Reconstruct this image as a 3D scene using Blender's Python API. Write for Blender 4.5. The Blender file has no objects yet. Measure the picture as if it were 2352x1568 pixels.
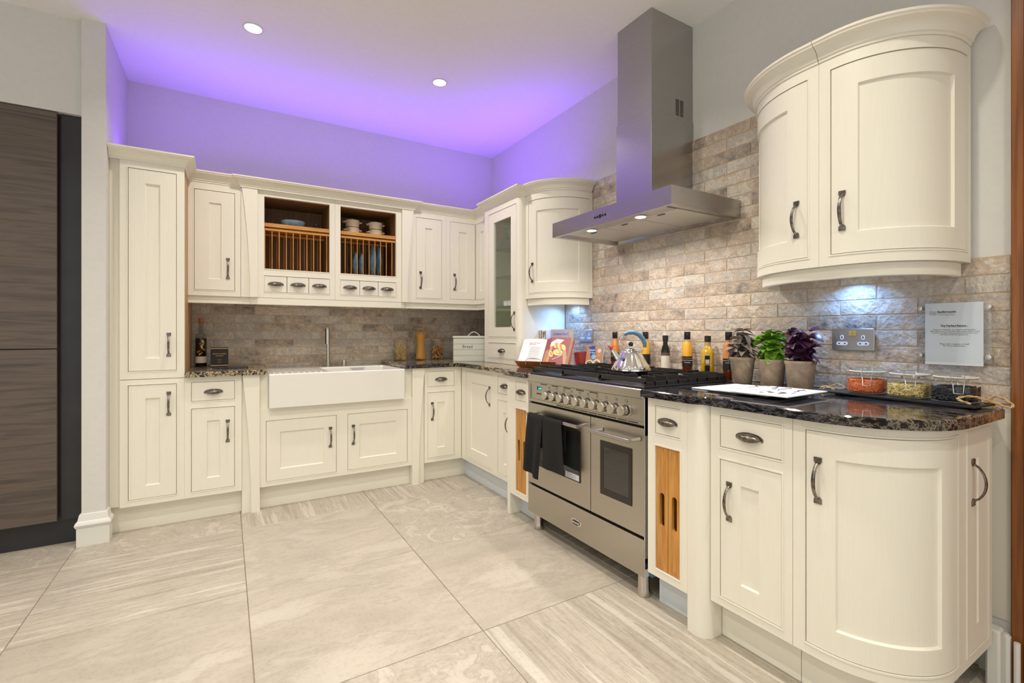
import bpy, bmesh, math, random
from mathutils import Vector, Matrix
random.seed(11)
S = bpy.context.scene
COL = S.collection
PI = math.pi
R = math.radians

# ------------------------------------------------------------------ camera, exposure, lights
cam = bpy.data.cameras.new('camera'); camo = bpy.data.objects.new('camera', cam); COL.objects.link(camo)
cam.sensor_width = 36; cam.lens = 16.754; cam.shift_y = -0.00893; cam.clip_start = 0.02
camo.location = (-2.19, -4.02, 1.134); camo.rotation_euler = (R(90), 0, R(-31))
S.camera = camo
S.view_settings.view_transform = 'Standard'
try: S.view_settings.look = 'None'
except Exception: pass
S.view_settings.gamma = 1.0; S.view_settings.use_curve_mapping = False
S.view_settings.exposure = 0.0
S.cycles.transparent_max_bounces = 24
w = bpy.data.worlds.new('world'); S.world = w; w.use_nodes = True
w.node_tree.nodes['Background'].inputs[0].default_value = (0.75, 0.85, 1, 1)
w.node_tree.nodes['Background'].inputs[1].default_value = 0.3

def area(name, loc, rot, sx, sy, power, col, spread=180, shape='RECTANGLE'):
    l = bpy.data.lights.new(name, 'AREA'); l.shape = shape; l.size = sx
    if shape in ('RECTANGLE', 'ELLIPSE'): l.size_y = sy
    l.energy = power; l.color = col; l.spread = R(spread)
    o = bpy.data.objects.new(name, l); COL.objects.link(o); o.location = loc; o.rotation_euler = rot
    return o
WARM = (1.0, 0.93, 0.80)
DOWN = [(-2.06, -1.035), (-0.96, -1.03), (-2.06, -2.15), (-1.0, -2.15), (-2.06, -3.25), (-1.0, -3.25),
        (-3.15, -2.15), (-3.15, -3.25), (-2.06, -4.4), (-1.0, -4.4), (-3.15, -4.4), (-4.2, -1.6), (-4.2, -3.25)]
for (x, y) in DOWN:
    area('downlight_beam', (x, y, 2.795), (0, 0, 0), 0.07, 0.07, 7.3, WARM, 130, 'DISK')
# unseen fill lamps added behind the camera and at left, tilted towards the ceiling
area('rear_fill', (-2.6, -6.9, 1.5), (R(112), 0, 0), 4.5, 2.2, 36, (0.95, 0.97, 1.0))
area('left_fill', (-5.7, -3.6, 1.5), (R(110), 0, R(-90)), 3.5, 2.2, 27, (0.90, 0.95, 1.0))
# colour changing LED strips lying on top of the wall units
VIO = (0.20, 0.045, 1.0)
area('led_strip_light', (-1.38, -0.27, 2.125), (R(192), 0, 0), 2.0, 0.02, 5.6, VIO, 125)
area('led_strip_light', (-2.57, -0.33, 2.125), (R(185), 0, 0), 0.26, 0.02, 1.1, VIO, 140)
area('led_strip_light', (-0.25, -0.80, 2.125), (R(180), 0, R(90)), 1.15, 0.02, 4.0, VIO, 130)
# under cabinet spots
BLU = (0.20, 0.45, 1.0)
area('under_cabinet_spot', (-0.075, -3.09, 1.366), (0, R(10), 0), 0.06, 0.06, 2.6, BLU, 140, 'DISK')
area('under_cabinet_spot', (-0.075, -1.29, 1.366), (0, R(10), 0), 0.06, 0.06, 2.6, BLU, 140, 'DISK')
for y in (-1.94, -2.31):
    area('hood_lamp_beam', (-0.414, y, 1.7055), (0, R(-6), 0), 0.045, 0.045, 3.4, (1, 0.93, 0.85), 150, 'DISK')

# ------------------------------------------------------------------ materials
def newmat(name):
    m = bpy.data.materials.new(name); m.use_nodes = True
    nt = m.node_tree; b = nt.nodes['Principled BSDF']
    return m, nt, b
def N(nt, t, **kw):
    n = nt.nodes.new(t)
    for k, v in kw.items():
        if k.startswith('i_'): n.inputs[k[2:]].default_value = v
        else: setattr(n, k, v)
    return n
def L(nt, a, b): nt.links.new(a, b)
def srgb(r, g, b):
    f = lambda c: ((c/255)/12.92 if c/255 <= 0.04045 else (((c/255)+0.055)/1.055)**2.4)
    return (f(r), f(g), f(b), 1)
def plain(name, col, rough=0.5, metal=0.0, bump=0, bscale=60, **kw):
    m, nt, b = newmat(name)
    b.inputs['Base Color'].default_value = col if len(col) == 4 else (*col, 1)
    b.inputs['Roughness'].default_value = rough; b.inputs['Metallic'].default_value = metal
    for k, v in kw.items(): b.inputs[k].default_value = v
    if bump:
        tc = N(nt, 'ShaderNodeTexCoord'); no = N(nt, 'ShaderNodeTexNoise'); no.inputs['Scale'].default_value = bscale; no.inputs['Detail'].default_value = 4
        bp = N(nt, 'ShaderNodeBump'); bp.inputs['Strength'].default_value = bump; bp.inputs['Distance'].default_value = 0.002
        L(nt, tc.outputs['Object'], no.inputs['Vector']); L(nt, no.outputs['Fac'], bp.inputs['Height']); L(nt, bp.outputs['Normal'], b.inputs['Normal'])
    return m
def noisy(name, stops, scale=(1, 1, 1), nscale=5, detail=5, rough=0.5, metal=0, bump=0, dist=0.002, distort=0, randomize=False, nrough=0.55, rot=(0, 0, 0), mix2=None, coord='Object'):
    """colour ramp over a (stretched) noise; optional second noise multiply"""
    m, nt, b = newmat(name)
    tc = N(nt, 'ShaderNodeTexCoord'); mp = N(nt, 'ShaderNodeMapping'); mp.inputs['Scale'].default_value = scale; mp.inputs['Rotation'].default_value = rot
    src = tc.outputs[coord]
    if randomize:
        oi = N(nt, 'ShaderNodeObjectInfo'); mu = N(nt, 'ShaderNodeMath', operation='MULTIPLY'); mu.inputs[1].default_value = 37.0
        L(nt, oi.outputs['Random'], mu.inputs[0])
        va = N(nt, 'ShaderNodeVectorMath', operation='ADD'); L(nt, src, va.inputs[0]); L(nt, mu.outputs[0], va.inputs[1]); src = va.outputs[0]
    L(nt, src, mp.inputs['Vector'])
    no = N(nt, 'ShaderNodeTexNoise'); no.inputs['Scale'].default_value = nscale; no.inputs['Detail'].default_value = detail; no.inputs['Distortion'].default_value = distort; no.inputs['Roughness'].default_value = nrough
    L(nt, mp.outputs[0], no.inputs['Vector'])
    cr = N(nt, 'ShaderNodeValToRGB'); el = cr.color_ramp.elements
    while len(el) > 1: el.remove(el[-1])
    el[0].position = stops[0][0]; el[0].color = stops[0][1]
    for p, c in stops[1:]:
        e = el.new(p); e.color = c
    L(nt, no.outputs['Fac'], cr.inputs[0]); out = cr.outputs[0]
    if mix2:
        sc2, amt, c2 = mix2
        n2 = N(nt, 'ShaderNodeTexNoise'); n2.inputs['Scale'].default_value = sc2; n2.inputs['Detail'].default_value = 6
        L(nt, src, n2.inputs['Vector'])
        mr = N(nt, 'ShaderNodeMapRange'); mr.inputs[1].default_value = 0.45; mr.inputs[2].default_value = 0.7; mr.inputs[4].default_value = amt
        L(nt, n2.outputs['Fac'], mr.inputs[0])
        mx = N(nt, 'ShaderNodeMix', data_type='RGBA'); L(nt, mr.outputs[0], mx.inputs[0]); L(nt, out, mx.inputs[6]); mx.inputs[7].default_value = c2; out = mx.outputs[2]
    L(nt, out, b.inputs['Base Color'])
    b.inputs['Roughness'].default_value = rough; b.inputs['Metallic'].default_value = metal
    if bump:
        bp = N(nt, 'ShaderNodeBump'); bp.inputs['Strength'].default_value = bump; bp.inputs['Distance'].default_value = dist
        L(nt, no.outputs['Fac'], bp.inputs['Height']); L(nt, bp.outputs['Normal'], b.inputs['Normal'])
    return m

M = {}
c1 = srgb(236, 231, 214); c2 = srgb(239, 235, 220)
M['cream'] = noisy('cream_paint', [(0.3, c1), (0.7, c2)], scale=(90, 90, 3), nscale=3, detail=3, rough=0.42, bump=0.05, dist=0.0005)
M['cream_h'] = noisy('cream_paint_rail', [(0.3, c1), (0.7, c2)], scale=(3, 3, 90), nscale=3, detail=3, rough=0.42, bump=0.05, dist=0.0005)
M['wall'] = noisy('wall_paint', [(0.3, srgb(215, 214, 208)), (0.7, srgb(219, 218, 212))], nscale=40, rough=0.8, bump=0.1, dist=0.001)
M['ceiling'] = noisy('ceiling_paint', [(0.3, srgb(240, 239, 238)), (0.7, srgb(243, 242, 241))], nscale=40, rough=0.9, bump=0.05)
M['skirt'] = plain('gloss_white_paint', srgb(226, 226, 218), 0.35)
M['grout'] = noisy('tan_grout', [(0.3, srgb(182, 164, 142)), (0.7, srgb(198, 180, 158))], nscale=90, rough=0.9, bump=0.3)
M['floor_grout'] = plain('floor_grout', srgb(150, 134, 116), 0.9)

def brick_mat():
    m, nt, b = newmat('rustic_brick_tile')
    tc = N(nt, 'ShaderNodeTexCoord'); oi = N(nt, 'ShaderNodeObjectInfo')
    mu = N(nt, 'ShaderNodeMath', operation='MULTIPLY'); mu.inputs[1].default_value = 53.0; L(nt, oi.outputs['Random'], mu.inputs[0])
    va = N(nt, 'ShaderNodeVectorMath', operation='ADD'); L(nt, tc.outputs['Object'], va.inputs[0]); L(nt, mu.outputs[0], va.inputs[1])
    n1 = N(nt, 'ShaderNodeTexNoise'); n1.inputs['Scale'].default_value = 13; n1.inputs['Detail'].default_value = 9; n1.inputs['Roughness'].default_value = 0.72
    n2 = N(nt, 'ShaderNodeTexNoise'); n2.inputs['Scale'].default_value = 90; n2.inputs['Detail'].default_value = 8; n2.inputs['Roughness'].default_value = 0.65
    L(nt, va.outputs[0], n1.inputs['Vector']); L(nt, va.outputs[0], n2.inputs['Vector'])
    ad = N(nt, 'ShaderNodeMath', operation='MULTIPLY_ADD'); ad.inputs[1].default_value = 0.55; L(nt, oi.outputs['Random'], ad.inputs[0])
    m2 = N(nt, 'ShaderNodeMath', operation='MULTIPLY_ADD'); m2.inputs[1].default_value = 1.15; m2.inputs[2].default_value = -0.35; L(nt, n1.outputs['Fac'], m2.inputs[0]); L(nt, m2.outputs[0], ad.inputs[2])
    cr = N(nt, 'ShaderNodeValToRGB'); el = cr.color_ramp.elements
    st = [(0.04, srgb(112, 104, 100)), (0.18, srgb(162, 150, 138)), (0.34, srgb(196, 176, 154)), (0.46, srgb(214, 204, 190)), (0.58, srgb(186, 178, 168)), (0.76, srgb(206, 186, 164)), (0.95, srgb(226, 219, 207))]
    el[0].position = st[0][0]; el[0].color = st[0][1]; el[1].position = st[1][0]; el[1].color = st[1][1]
    for p, c in st[2:]: e = el.new(p); e.color = c
    L(nt, ad.outputs[0], cr.inputs[0])
    mr = N(nt, 'ShaderNodeMapRange'); mr.inputs[1].default_value = 0.3; mr.inputs[2].default_value = 0.7; mr.inputs[3].default_value = 0.78; mr.inputs[4].default_value = 1.14; L(nt, n2.outputs['Fac'], mr.inputs[0])
    vm = N(nt, 'ShaderNodeVectorMath', operation='SCALE'); L(nt, cr.outputs[0], vm.inputs[0]); L(nt, mr.outputs[0], vm.inputs['Scale'])
    L(nt, vm.outputs[0], b.inputs['Base Color']); b.inputs['Roughness'].default_value = 0.6
    n3 = N(nt, 'ShaderNodeTexNoise'); n3.inputs['Scale'].default_value = 38; n3.inputs['Detail'].default_value = 5; L(nt, va.outputs[0], n3.inputs['Vector'])
    bp = N(nt, 'ShaderNodeBump'); bp.inputs['Strength'].default_value = 1.0; bp.inputs['Distance'].default_value = 0.010
    L(nt, n3.outputs['Fac'], bp.inputs['Height']); L(nt, bp.outputs['Normal'], b.inputs['Normal'])
    return m
M['brick'] = brick_mat()

def granite_mat():
    m, nt, b = newmat('polished_granite')
    tc = N(nt, 'ShaderNodeTexCoord'); geo = N(nt, 'ShaderNodeNewGeometry')
    mp = N(nt, 'ShaderNodeMapping'); mp.inputs['Scale'].default_value = (40, 9, 34); mp.inputs['Rotation'].default_value = (0, 0, R(20))
    L(nt, geo.outputs['Position'], mp.inputs['Vector'])
    n1 = N(nt, 'ShaderNodeTexNoise'); n1.inputs['Scale'].default_value = 1.6; n1.inputs['Detail'].default_value = 8; n1.inputs['Roughness'].default_value = 0.7; n1.inputs['Distortion'].default_value = 0.35
    L(nt, mp.outputs[0], n1.inputs['Vector'])
    def ramp(st):
        cr = N(nt, 'ShaderNodeValToRGB'); el = cr.color_ramp.elements
        el[0].position = st[0][0]; el[0].color = st[0][1]; el[1].position = st[1][0]; el[1].color = st[1][1]
        for p, c in st[2:]: e = el.new(p); e.color = c
        L(nt, n1.outputs['Fac'], cr.inputs[0]); return cr
    dark = ramp([(0.38, srgb(10, 10, 13)), (0.49, srgb(22, 22, 27)), (0.53, srgb(92, 90, 94)), (0.56, srgb(20, 20, 24)), (0.62, srgb(30, 30, 36)), (0.65, srgb(150, 138, 118)), (0.69, srgb(26, 25, 26))])
    gold = ramp([(0.38, srgb(20, 20, 20)), (0.46, srgb(44, 42, 38)), (0.50, srgb(160, 136, 98)), (0.55, srgb(206, 190, 156)), (0.585, srgb(40, 38, 36)), (0.66, srgb(30, 30, 30)), (0.70, srgb(186, 160, 112))])
    # gold seam near the inner corner and near the free end
    sep = N(nt, 'ShaderNodeSeparateXYZ'); L(nt, geo.outputs['Position'], sep.inputs[0])
    n2 = N(nt, 'ShaderNodeTexNoise'); n2.inputs['Scale'].default_value = 1.3; n2.inputs['Detail'].default_value = 3; L(nt, geo.outputs['Position'], n2.inputs['Vector'])
    mr = N(nt, 'ShaderNodeMapRange'); mr.inputs[1].default_value = -1.9; mr.inputs[2].default_value = -1.1; L(nt, sep.outputs['Y'], mr.inputs[0])
    mr2 = N(nt, 'ShaderNodeMapRange'); mr2.inputs[1].default_value = -3.25; mr2.inputs[2].default_value = -3.6; mr2.inputs[4].default_value = 0.5; L(nt, sep.outputs['Y'], mr2.inputs[0])
    mx = N(nt, 'ShaderNodeMath', operation='MAXIMUM'); L(nt, mr.outputs[0], mx.inputs[0]); L(nt, mr2.outputs[0], mx.inputs[1])
    ad = N(nt, 'ShaderNodeMath', operation='MULTIPLY'); L(nt, mx.outputs[0], ad.inputs[0])
    mr3 = N(nt, 'ShaderNodeMapRange'); mr3.inputs[1].default_value = 0.40; mr3.inputs[2].default_value = 0.52; L(nt, n2.outputs['Fac'], mr3.inputs[0]); L(nt, mr3.outputs[0], ad.inputs[1])
    mi = N(nt, 'ShaderNodeMix', data_type='RGBA'); L(nt, ad.outputs[0], mi.inputs[0]); L(nt, dark.outputs[0], mi.inputs[6]); L(nt, gold.outputs[0], mi.inputs[7])
    L(nt, mi.outputs[2], b.inputs['Base Color']); b.inputs['Roughness'].default_value = 0.07
    return m
M['granite'] = granite_mat()

def stone(name, scale, rot=(0, 0, 0), nscale=3, amt=1.0, distort=0.3):
    m, nt, b = newmat(name)
    tc = N(nt, 'ShaderNodeTexCoord'); oi = N(nt, 'ShaderNodeObjectInfo')
    mu = N(nt, 'ShaderNodeMath', operation='MULTIPLY'); mu.inputs[1].default_value = 31.0; L(nt, oi.outputs['Random'], mu.inputs[0])
    va = N(nt, 'ShaderNodeVectorMath', operation='ADD'); L(nt, tc.outputs['Object'], va.inputs[0]); L(nt, mu.outputs[0], va.inputs[1])
    mp = N(nt, 'ShaderNodeMapping'); mp.inputs['Scale'].default_value = scale; mp.inputs['Rotation'].default_value = rot; L(nt, va.outputs[0], mp.inputs['Vector'])
    n1 = N(nt, 'ShaderNodeTexNoise'); n1.inputs['Scale'].default_value = nscale; n1.inputs['Detail'].default_value = 9; n1.inputs['Roughness'].default_value = 0.62; n1.inputs['Distortion'].default_value = distort
    L(nt, mp.outputs[0], n1.inputs['Vector'])
    n2 = N(nt, 'ShaderNodeTexNoise'); n2.inputs['Scale'].default_value = 2.2; n2.inputs['Detail'].default_value = 4; L(nt, va.outputs[0], n2.inputs['Vector'])
    n3 = N(nt, 'ShaderNodeTexNoise'); n3.inputs['Scale'].default_value = 70; n3.inputs['Detail'].default_value = 5; L(nt, va.outputs[0], n3.inputs['Vector'])
    cr = N(nt, 'ShaderNodeValToRGB'); el = cr.color_ramp.elements
    k = lambda c, a: tuple(0.5*(1-a)*1.05 + c[i]*a if False else c[i] for i in range(4))
    st = [(0.30, srgb(156, 146, 131)), (0.42, srgb(176, 166, 151)), (0.48, srgb(189, 180, 165)), (0.52, srgb(168, 158, 144)), (0.57, srgb(196, 188, 173)), (0.7, srgb(206, 199, 186))]
    el[0].position = st[0][0]; el[0].color = st[0][1]; el[1].position = st[1][0]; el[1].color = st[1][1]
    for p, c in st[2:]: e = el.new(p); e.color = c
    L(nt, n1.outputs['Fac'], cr.inputs[0])
    mx = N(nt, 'ShaderNodeMix', data_type='RGBA'); mx.inputs[0].default_value = amt; mx.inputs[6].default_value = srgb(184, 175, 160); L(nt, cr.outputs[0], mx.inputs[7])
    mr = N(nt, 'ShaderNodeMapRange'); mr.inputs[1].default_value = 0.3; mr.inputs[2].default_value = 0.7; mr.inputs[3].default_value = 0.90; mr.inputs[4].default_value = 1.06; L(nt, n2.outputs['Fac'], mr.inputs[0])
    mq = N(nt, 'ShaderNodeMapRange'); mq.inputs[1].default_value = 0.33; mq.inputs[2].default_value = 0.5; mq.inputs[3].default_value = 0.90; mq.inputs[4].default_value = 1.0; L(nt, n3.outputs['Fac'], mq.inputs[0])
    mm = N(nt, 'ShaderNodeMath', operation='MULTIPLY'); L(nt, mr.outputs[0], mm.inputs[0]); L(nt, mq.outputs[0], mm.inputs[1])
    vm = N(nt, 'ShaderNodeVectorMath', operation='SCALE'); L(nt, mx.outputs[2], vm.inputs[0]); L(nt, mm.outputs[0], vm.inputs['Scale'])
    L(nt, vm.outputs[0], b.inputs['Base Color']); b.inputs['Roughness'].default_value = 0.42
    bp = N(nt, 'ShaderNodeBump'); bp.inputs['Strength'].default_value = 0.25; bp.inputs['Distance'].default_value = 0.002; L(nt, n3.outputs['Fac'], bp.inputs['Height']); L(nt, bp.outputs['Normal'], b.inputs['Normal'])
    return m
M['tile_x'] = stone('travertine_streaks_lengthwise', (0.9, 14, 1), nscale=1.6)
M['tile_y'] = stone('travertine_streaks_crosswise', (16, 0.9, 1), nscale=1.5)
M['tile_m'] = stone('mottled_travertine', (3, 3, 3), nscale=3.0, amt=0.75, distort=1.2)
M['tile_f'] = stone('fine_travertine', (1.2, 3.0, 1), rot=(0, 0, R(25)), nscale=1.5, amt=0.5)

def steel(name, col, rough, scale):
    m, nt, b = newmat(name)
    tc = N(nt, 'ShaderNodeTexCoord'); mp = N(nt, 'ShaderNodeMapping'); mp.inputs['Scale'].default_value = scale; L(nt, tc.outputs['Object'], mp.inputs['Vector'])
    n1 = N(nt, 'ShaderNodeTexNoise'); n1.inputs['Scale'].default_value = 4; n1.inputs['Detail'].default_value = 4; L(nt, mp.outputs[0], n1.inputs['Vector'])
    mr = N(nt, 'ShaderNodeMapRange'); mr.inputs[3].default_value = rough-0.015; mr.inputs[4].default_value = rough+0.015; L(nt, n1.outputs['Fac'], mr.inputs[0]); L(nt, mr.outputs[0], b.inputs['Roughness'])
    b.inputs['Base Color'].default_value = col; b.inputs['Metallic'].default_value = 1
    return m
M['steel'] = steel('brushed_steel', (0.50, 0.47, 0.41, 1), 0.30, (3, 3, 160))
M['steel_v'] = steel('brushed_steel_upright', (0.46, 0.45, 0.44, 1), 0.27, (3, 3, 200))
M['filter'] = plain('hood_filter_metal', (0.62, 0.60, 0.56), 0.45, 0.8, bump=0.3, bscale=400)
M['chrome'] = plain('chrome', (0.82, 0.82, 0.82), 0.07, 1.0)
M['satin'] = plain('satin_nickel', (0.60, 0.56, 0.50), 0.28, 1.0)
M['pewter'] = noisy('aged_pewter', [(0.35, (0.10, 0.085, 0.07, 1)), (0.65, (0.30, 0.27, 0.23, 1))], nscale=60, rough=0.33, metal=1.0, bump=0.15, dist=0.0006)
M['iron'] = plain('black_enamel_iron', (0.018, 0.017, 0.017), 0.38, bump=0.2, bscale=300)
M['blackgloss'] = plain('black_gloss', (0.008, 0.008, 0.009), 0.12)
M['black'] = plain('matt_black', (0.012, 0.012, 0.013), 0.6)
M['ovenglass'] = plain('dark_oven_glass', (0.02, 0.022, 0.02), 0.03, **{'Specular IOR Level': 0.9})
M['ovenborder'] = plain('brown_black_glass_border', (0.022, 0.017, 0.013), 0.12)
M['ceramic'] = plain('white_fireclay', srgb(236, 234, 226), 0.12)
M['creamware'] = plain('cream_stoneware', srgb(225, 214, 190), 0.25)
M['blueware'] = noisy('blue_glazed_stoneware', [(0.3, srgb(104, 140, 166)), (0.7, srgb(136, 172, 196))], nscale=30, rough=0.2)
M['plateback'] = plain('dark_plate_back', srgb(70, 66, 62), 0.4)
M['oak'] = noisy('golden_oak', [(0.3, srgb(170, 112, 46)), (0.55, srgb(200, 142, 68)), (0.7, srgb(212, 158, 84))], scale=(40, 40, 2.5), nscale=2, rough=0.45, randomize=True)
M['oak_h'] = noisy('golden_oak_crosswise', [(0.3, srgb(176, 116, 52)), (0.55, srgb(204, 146, 76)), (0.7, srgb(216, 164, 92))], scale=(3, 3, 40), nscale=2, rough=0.45)
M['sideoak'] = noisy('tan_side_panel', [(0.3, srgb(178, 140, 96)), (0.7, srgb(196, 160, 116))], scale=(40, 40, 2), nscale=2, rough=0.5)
M['oakdark'] = noisy('brown_oak_veneer', [(0.3, srgb(96, 66, 34)), (0.6, srgb(124, 88, 50))], scale=(40, 40, 2.5), nscale=2, rough=0.55)
M['teak'] = noisy('teak_stand', [(0.3, srgb(150, 84, 34)), (0.7, srgb(190, 118, 56))], scale=(4, 30, 30), nscale=2, rough=0.4)
M['doorwood'] = noisy('varnished_brown_door_wood', [(0.3, srgb(116, 66, 26)), (0.6, srgb(150, 90, 40))], scale=(50, 50, 2), nscale=2, rough=0.35)
M['doorwood2'] = noisy('orange_door_wood', [(0.3, srgb(186, 120, 60)), (0.6, srgb(204, 140, 78))], scale=(50, 50, 2), nscale=2, rough=0.35)
M['darkwood'] = noisy('smoked_oak_foil', [(0.25, srgb(62, 54, 49)), (0.45, srgb(88, 78, 70)), (0.55, srgb(100, 88, 78)), (0.75, srgb(76, 66, 60))], scale=(1.2, 1.2, 22), nscale=1.6, detail=8, rough=0.5, distort=0.9)
M['darkedge'] = plain('brown_board_edge', srgb(86, 66, 50), 0.5)
M['anth'] = noisy('anthracite_panel', [(0.3, srgb(38, 38, 40)), (0.7, srgb(46, 46, 48))], nscale=8, rough=0.4)
M['blueedge'] = plain('blue_film', srgb(52, 96, 118), 0.4)
M['plinthwhite'] = plain('pale_plinth_film', srgb(214, 222, 226), 0.3)
M['soil'] = noisy('potting_soil', [(0.3, (0.02, 0.014, 0.01, 1)), (0.7, (0.06, 0.045, 0.03, 1))], nscale=90, rough=0.9, bump=1)
M['pot'] = noisy('weathered_terracotta', [(0.3, srgb(150, 130, 106)), (0.55, srgb(176, 154, 128)), (0.7, srgb(190, 160, 130))], nscale=22, detail=8, rough=0.85, bump=0.5, dist=0.002, mix2=(60, 0.5, srgb(128, 116, 100)))
M['leaf_g'] = noisy('basil_leaf', [(0.32, srgb(66, 118, 28)), (0.62, srgb(138, 182, 56))], nscale=22, rough=0.4, randomize=True)
M['leaf_s'] = noisy('purple_sage_leaf', [(0.3, srgb(106, 104, 86)), (0.6, srgb(150, 132, 126))], nscale=22, rough=0.6, randomize=True)
M['leaf_p'] = noisy('purple_basil_leaf', [(0.3, srgb(52, 26, 46)), (0.6, srgb(96, 54, 84))], nscale=20, rough=0.28, randomize=True)
M['stem'] = plain('green_stem', srgb(96, 116, 50), 0.5)
M['stem_p'] = plain('purple_stem', srgb(80, 44, 56), 0.5)
M['rope'] = noisy('jute_rope', [(0.3, srgb(176, 140, 92)), (0.7, srgb(214, 184, 134))], nscale=120, rough=0.9, bump=0.6)
M['slate'] = noisy('black_slate', [(0.3, srgb(26, 28, 34)), (0.7, srgb(38, 40, 46))], nscale=30, rough=0.32, bump=0.3)
M['lentil'] = noisy('orange_lentils', [(0.3, srgb(196, 92, 44)), (0.7, srgb(224, 124, 66))], nscale=200, rough=0.6, randomize=False)
M['pea'] = noisy('yellow_green_split_peas', [(0.35, srgb(150, 150, 84)), (0.5, srgb(212, 186, 122)), (0.65, srgb(226, 206, 150))], nscale=60, rough=0.5)
M['bean'] = plain('black_beans', srgb(30, 32, 38), 0.25)
M['pasta'] = noisy('dried_pasta', [(0.3, srgb(222, 178, 100)), (0.7, srgb(244, 212, 146))], nscale=40, rough=0.5)
M['spag'] = noisy('spaghetti', [(0.3, srgb(224, 152, 44)), (0.7, srgb(242, 182, 72))], scale=(60, 60, 1), nscale=4, rough=0.45)
M['pasta_o'] = plain('orange_pasta', srgb(228, 120, 40), 0.5)
M['pasta_g'] = plain('green_pasta', srgb(96, 104, 46), 0.5)
M['cork'] = plain('cork', srgb(182, 120, 76), 0.8, bump=0.4, bscale=200)
M['woodlid'] = plain('bamboo_lid', srgb(196, 136, 84), 0.5)
M['paper'] = plain('white_paper', srgb(228, 228, 230), 0.6)
M['ink'] = plain('dark_ink', srgb(40, 38, 40), 0.6)
M['greyink'] = plain('grey_ink', srgb(160, 160, 162), 0.6)
M['blueink'] = plain('blue_ink', srgb(52, 62, 150), 0.5)
M['navy'] = plain('navy_ink', srgb(44, 58, 90), 0.5)
M['redink'] = plain('red_ink', srgb(196, 96, 100), 0.6)
M['brownink'] = plain('brown_print', srgb(96, 78, 66), 0.6)
M['gold'] = plain('gold_foil', srgb(206, 166, 84), 0.35, 0.3)
M['sauce_o'] = plain('orange_dressing', srgb(210, 128, 52), 0.3)
M['sauce_y'] = plain('mustard_dressing', srgb(226, 166, 40), 0.3)
M['sauce_r'] = plain('red_brown_vinegar', srgb(112, 40, 14), 0.15)
M['oil'] = plain('yellow_oil', srgb(226, 178, 24), 0.05, **{'Transmission Weight': 0.2})
M['darkglass'] = plain('dark_green_glass', srgb(18, 24, 14), 0.05)
M['whisky'] = plain('dark_spirit', srgb(48, 22, 12), 0.05)
M['labelcream'] = plain('cream_label', srgb(226, 218, 200), 0.6)
M['labelblack'] = plain('black_label', srgb(26, 22, 22), 0.5)
M['grip'] = plain('blue_kettle_grip', srgb(84, 124, 152), 0.45)
M['red'] = plain('red_plastic', srgb(160, 44, 32), 0.35)
M['redcover'] = plain('red_book_cover', srgb(176, 60, 56), 0.45)
M['bluecover'] = plain('blue_book_cover', srgb(40, 84, 150), 0.4)
M['lilac'] = plain('lilac_book_cover', srgb(200, 190, 216), 0.45)
M['paleblue'] = plain('pale_blue_print', srgb(150, 186, 210), 0.5)
M['magenta'] = plain('magenta_print', srgb(206, 60, 140), 0.5)
M['greenprint'] = plain('green_print', srgb(90, 130, 60), 0.5)
M['orangeprint'] = plain('orange_print', srgb(220, 140, 60), 0.5)
M['photoboard'] = plain('printed_board_brown', srgb(186, 138, 104), 0.5)
M['photored'] = plain('printed_maroon', srgb(146, 76, 76), 0.5)
M['photobread'] = plain('printed_bread', srgb(222, 196, 132), 0.5)
M['photocrust'] = plain('printed_crust', srgb(190, 130, 80), 0.5)
M['photocloth'] = plain('printed_cloth', srgb(214, 200, 208), 0.5)
M['pages'] = noisy('page_edges', [(0.35, srgb(186, 176, 158)), (0.65, srgb(226, 218, 200))], scale=(1, 60, 60), nscale=8, rough=0.7)
M['towel'] = plain('black_towelling', (0.006, 0.006, 0.006), 0.95, bump=1.0, bscale=500)
M['binpaint'] = plain('pale_green_grey_enamel', srgb(206, 206, 190), 0.4)
M['plastic'] = plain('white_socket_plastic', srgb(232, 232, 236), 0.35)
M['orangepl'] = plain('orange_amber', srgb(232, 120, 40), 0.4)
M['darkplinth'] = plain('recess_dark', (0.03, 0.03, 0.035), 0.6)
M['interior'] = plain('cream_interior', srgb(232, 226, 200), 0.6)

def emis(name, col, strength):
    m, nt, b = newmat(name)
    b.inputs['Base Color'].default_value = (*col, 1); b.inputs['Emission Color'].default_value = (*col, 1); b.inputs['Emission Strength'].default_value = strength
    return m
M['lamp'] = emis('lamp_glow', (1, 0.97, 0.92), 6)
M['lampblue'] = emis('lamp_glow_blue', (0.6, 0.8, 1), 6)
M['led'] = emis('violet_led_glow', (0.35, 0.12, 1), 3)
M['clock'] = emis('cyan_display', (0.05, 0.8, 0.9), 1.3)

def pane(name, tint, gloss=0.10, rough=0.02):
    m = bpy.data.materials.new(name); m.use_nodes = True; nt = m.node_tree; nt.nodes.clear()
    o = N(nt, 'ShaderNodeOutputMaterial'); mx = N(nt, 'ShaderNodeMixShader'); t = N(nt, 'ShaderNodeBsdfTransparent'); g = N(nt, 'ShaderNodeBsdfGlossy')
    t.inputs[0].default_value = (*tint, 1); g.inputs['Roughness'].default_value = rough
    lw = N(nt, 'ShaderNodeLayerWeight'); lw.inputs[0].default_value = 0.5
    pw = N(nt, 'ShaderNodeMath', operation='POWER'); pw.inputs[1].default_value = 3.5; ml = N(nt, 'ShaderNodeMath', operation='MULTIPLY_ADD'); ml.inputs[1].default_value = 0.6; ml.inputs[2].default_value = 0.035
    L(nt, lw.outputs['Facing'], pw.inputs[0]); L(nt, pw.outputs[0], ml.inputs[0]); L(nt, ml.outputs[0], mx.inputs[0]); L(nt, t.outputs[0], mx.inputs[1]); L(nt, g.outputs[0], mx.inputs[2]); L(nt, mx.outputs[0], o.inputs[0])
    return m
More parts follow.
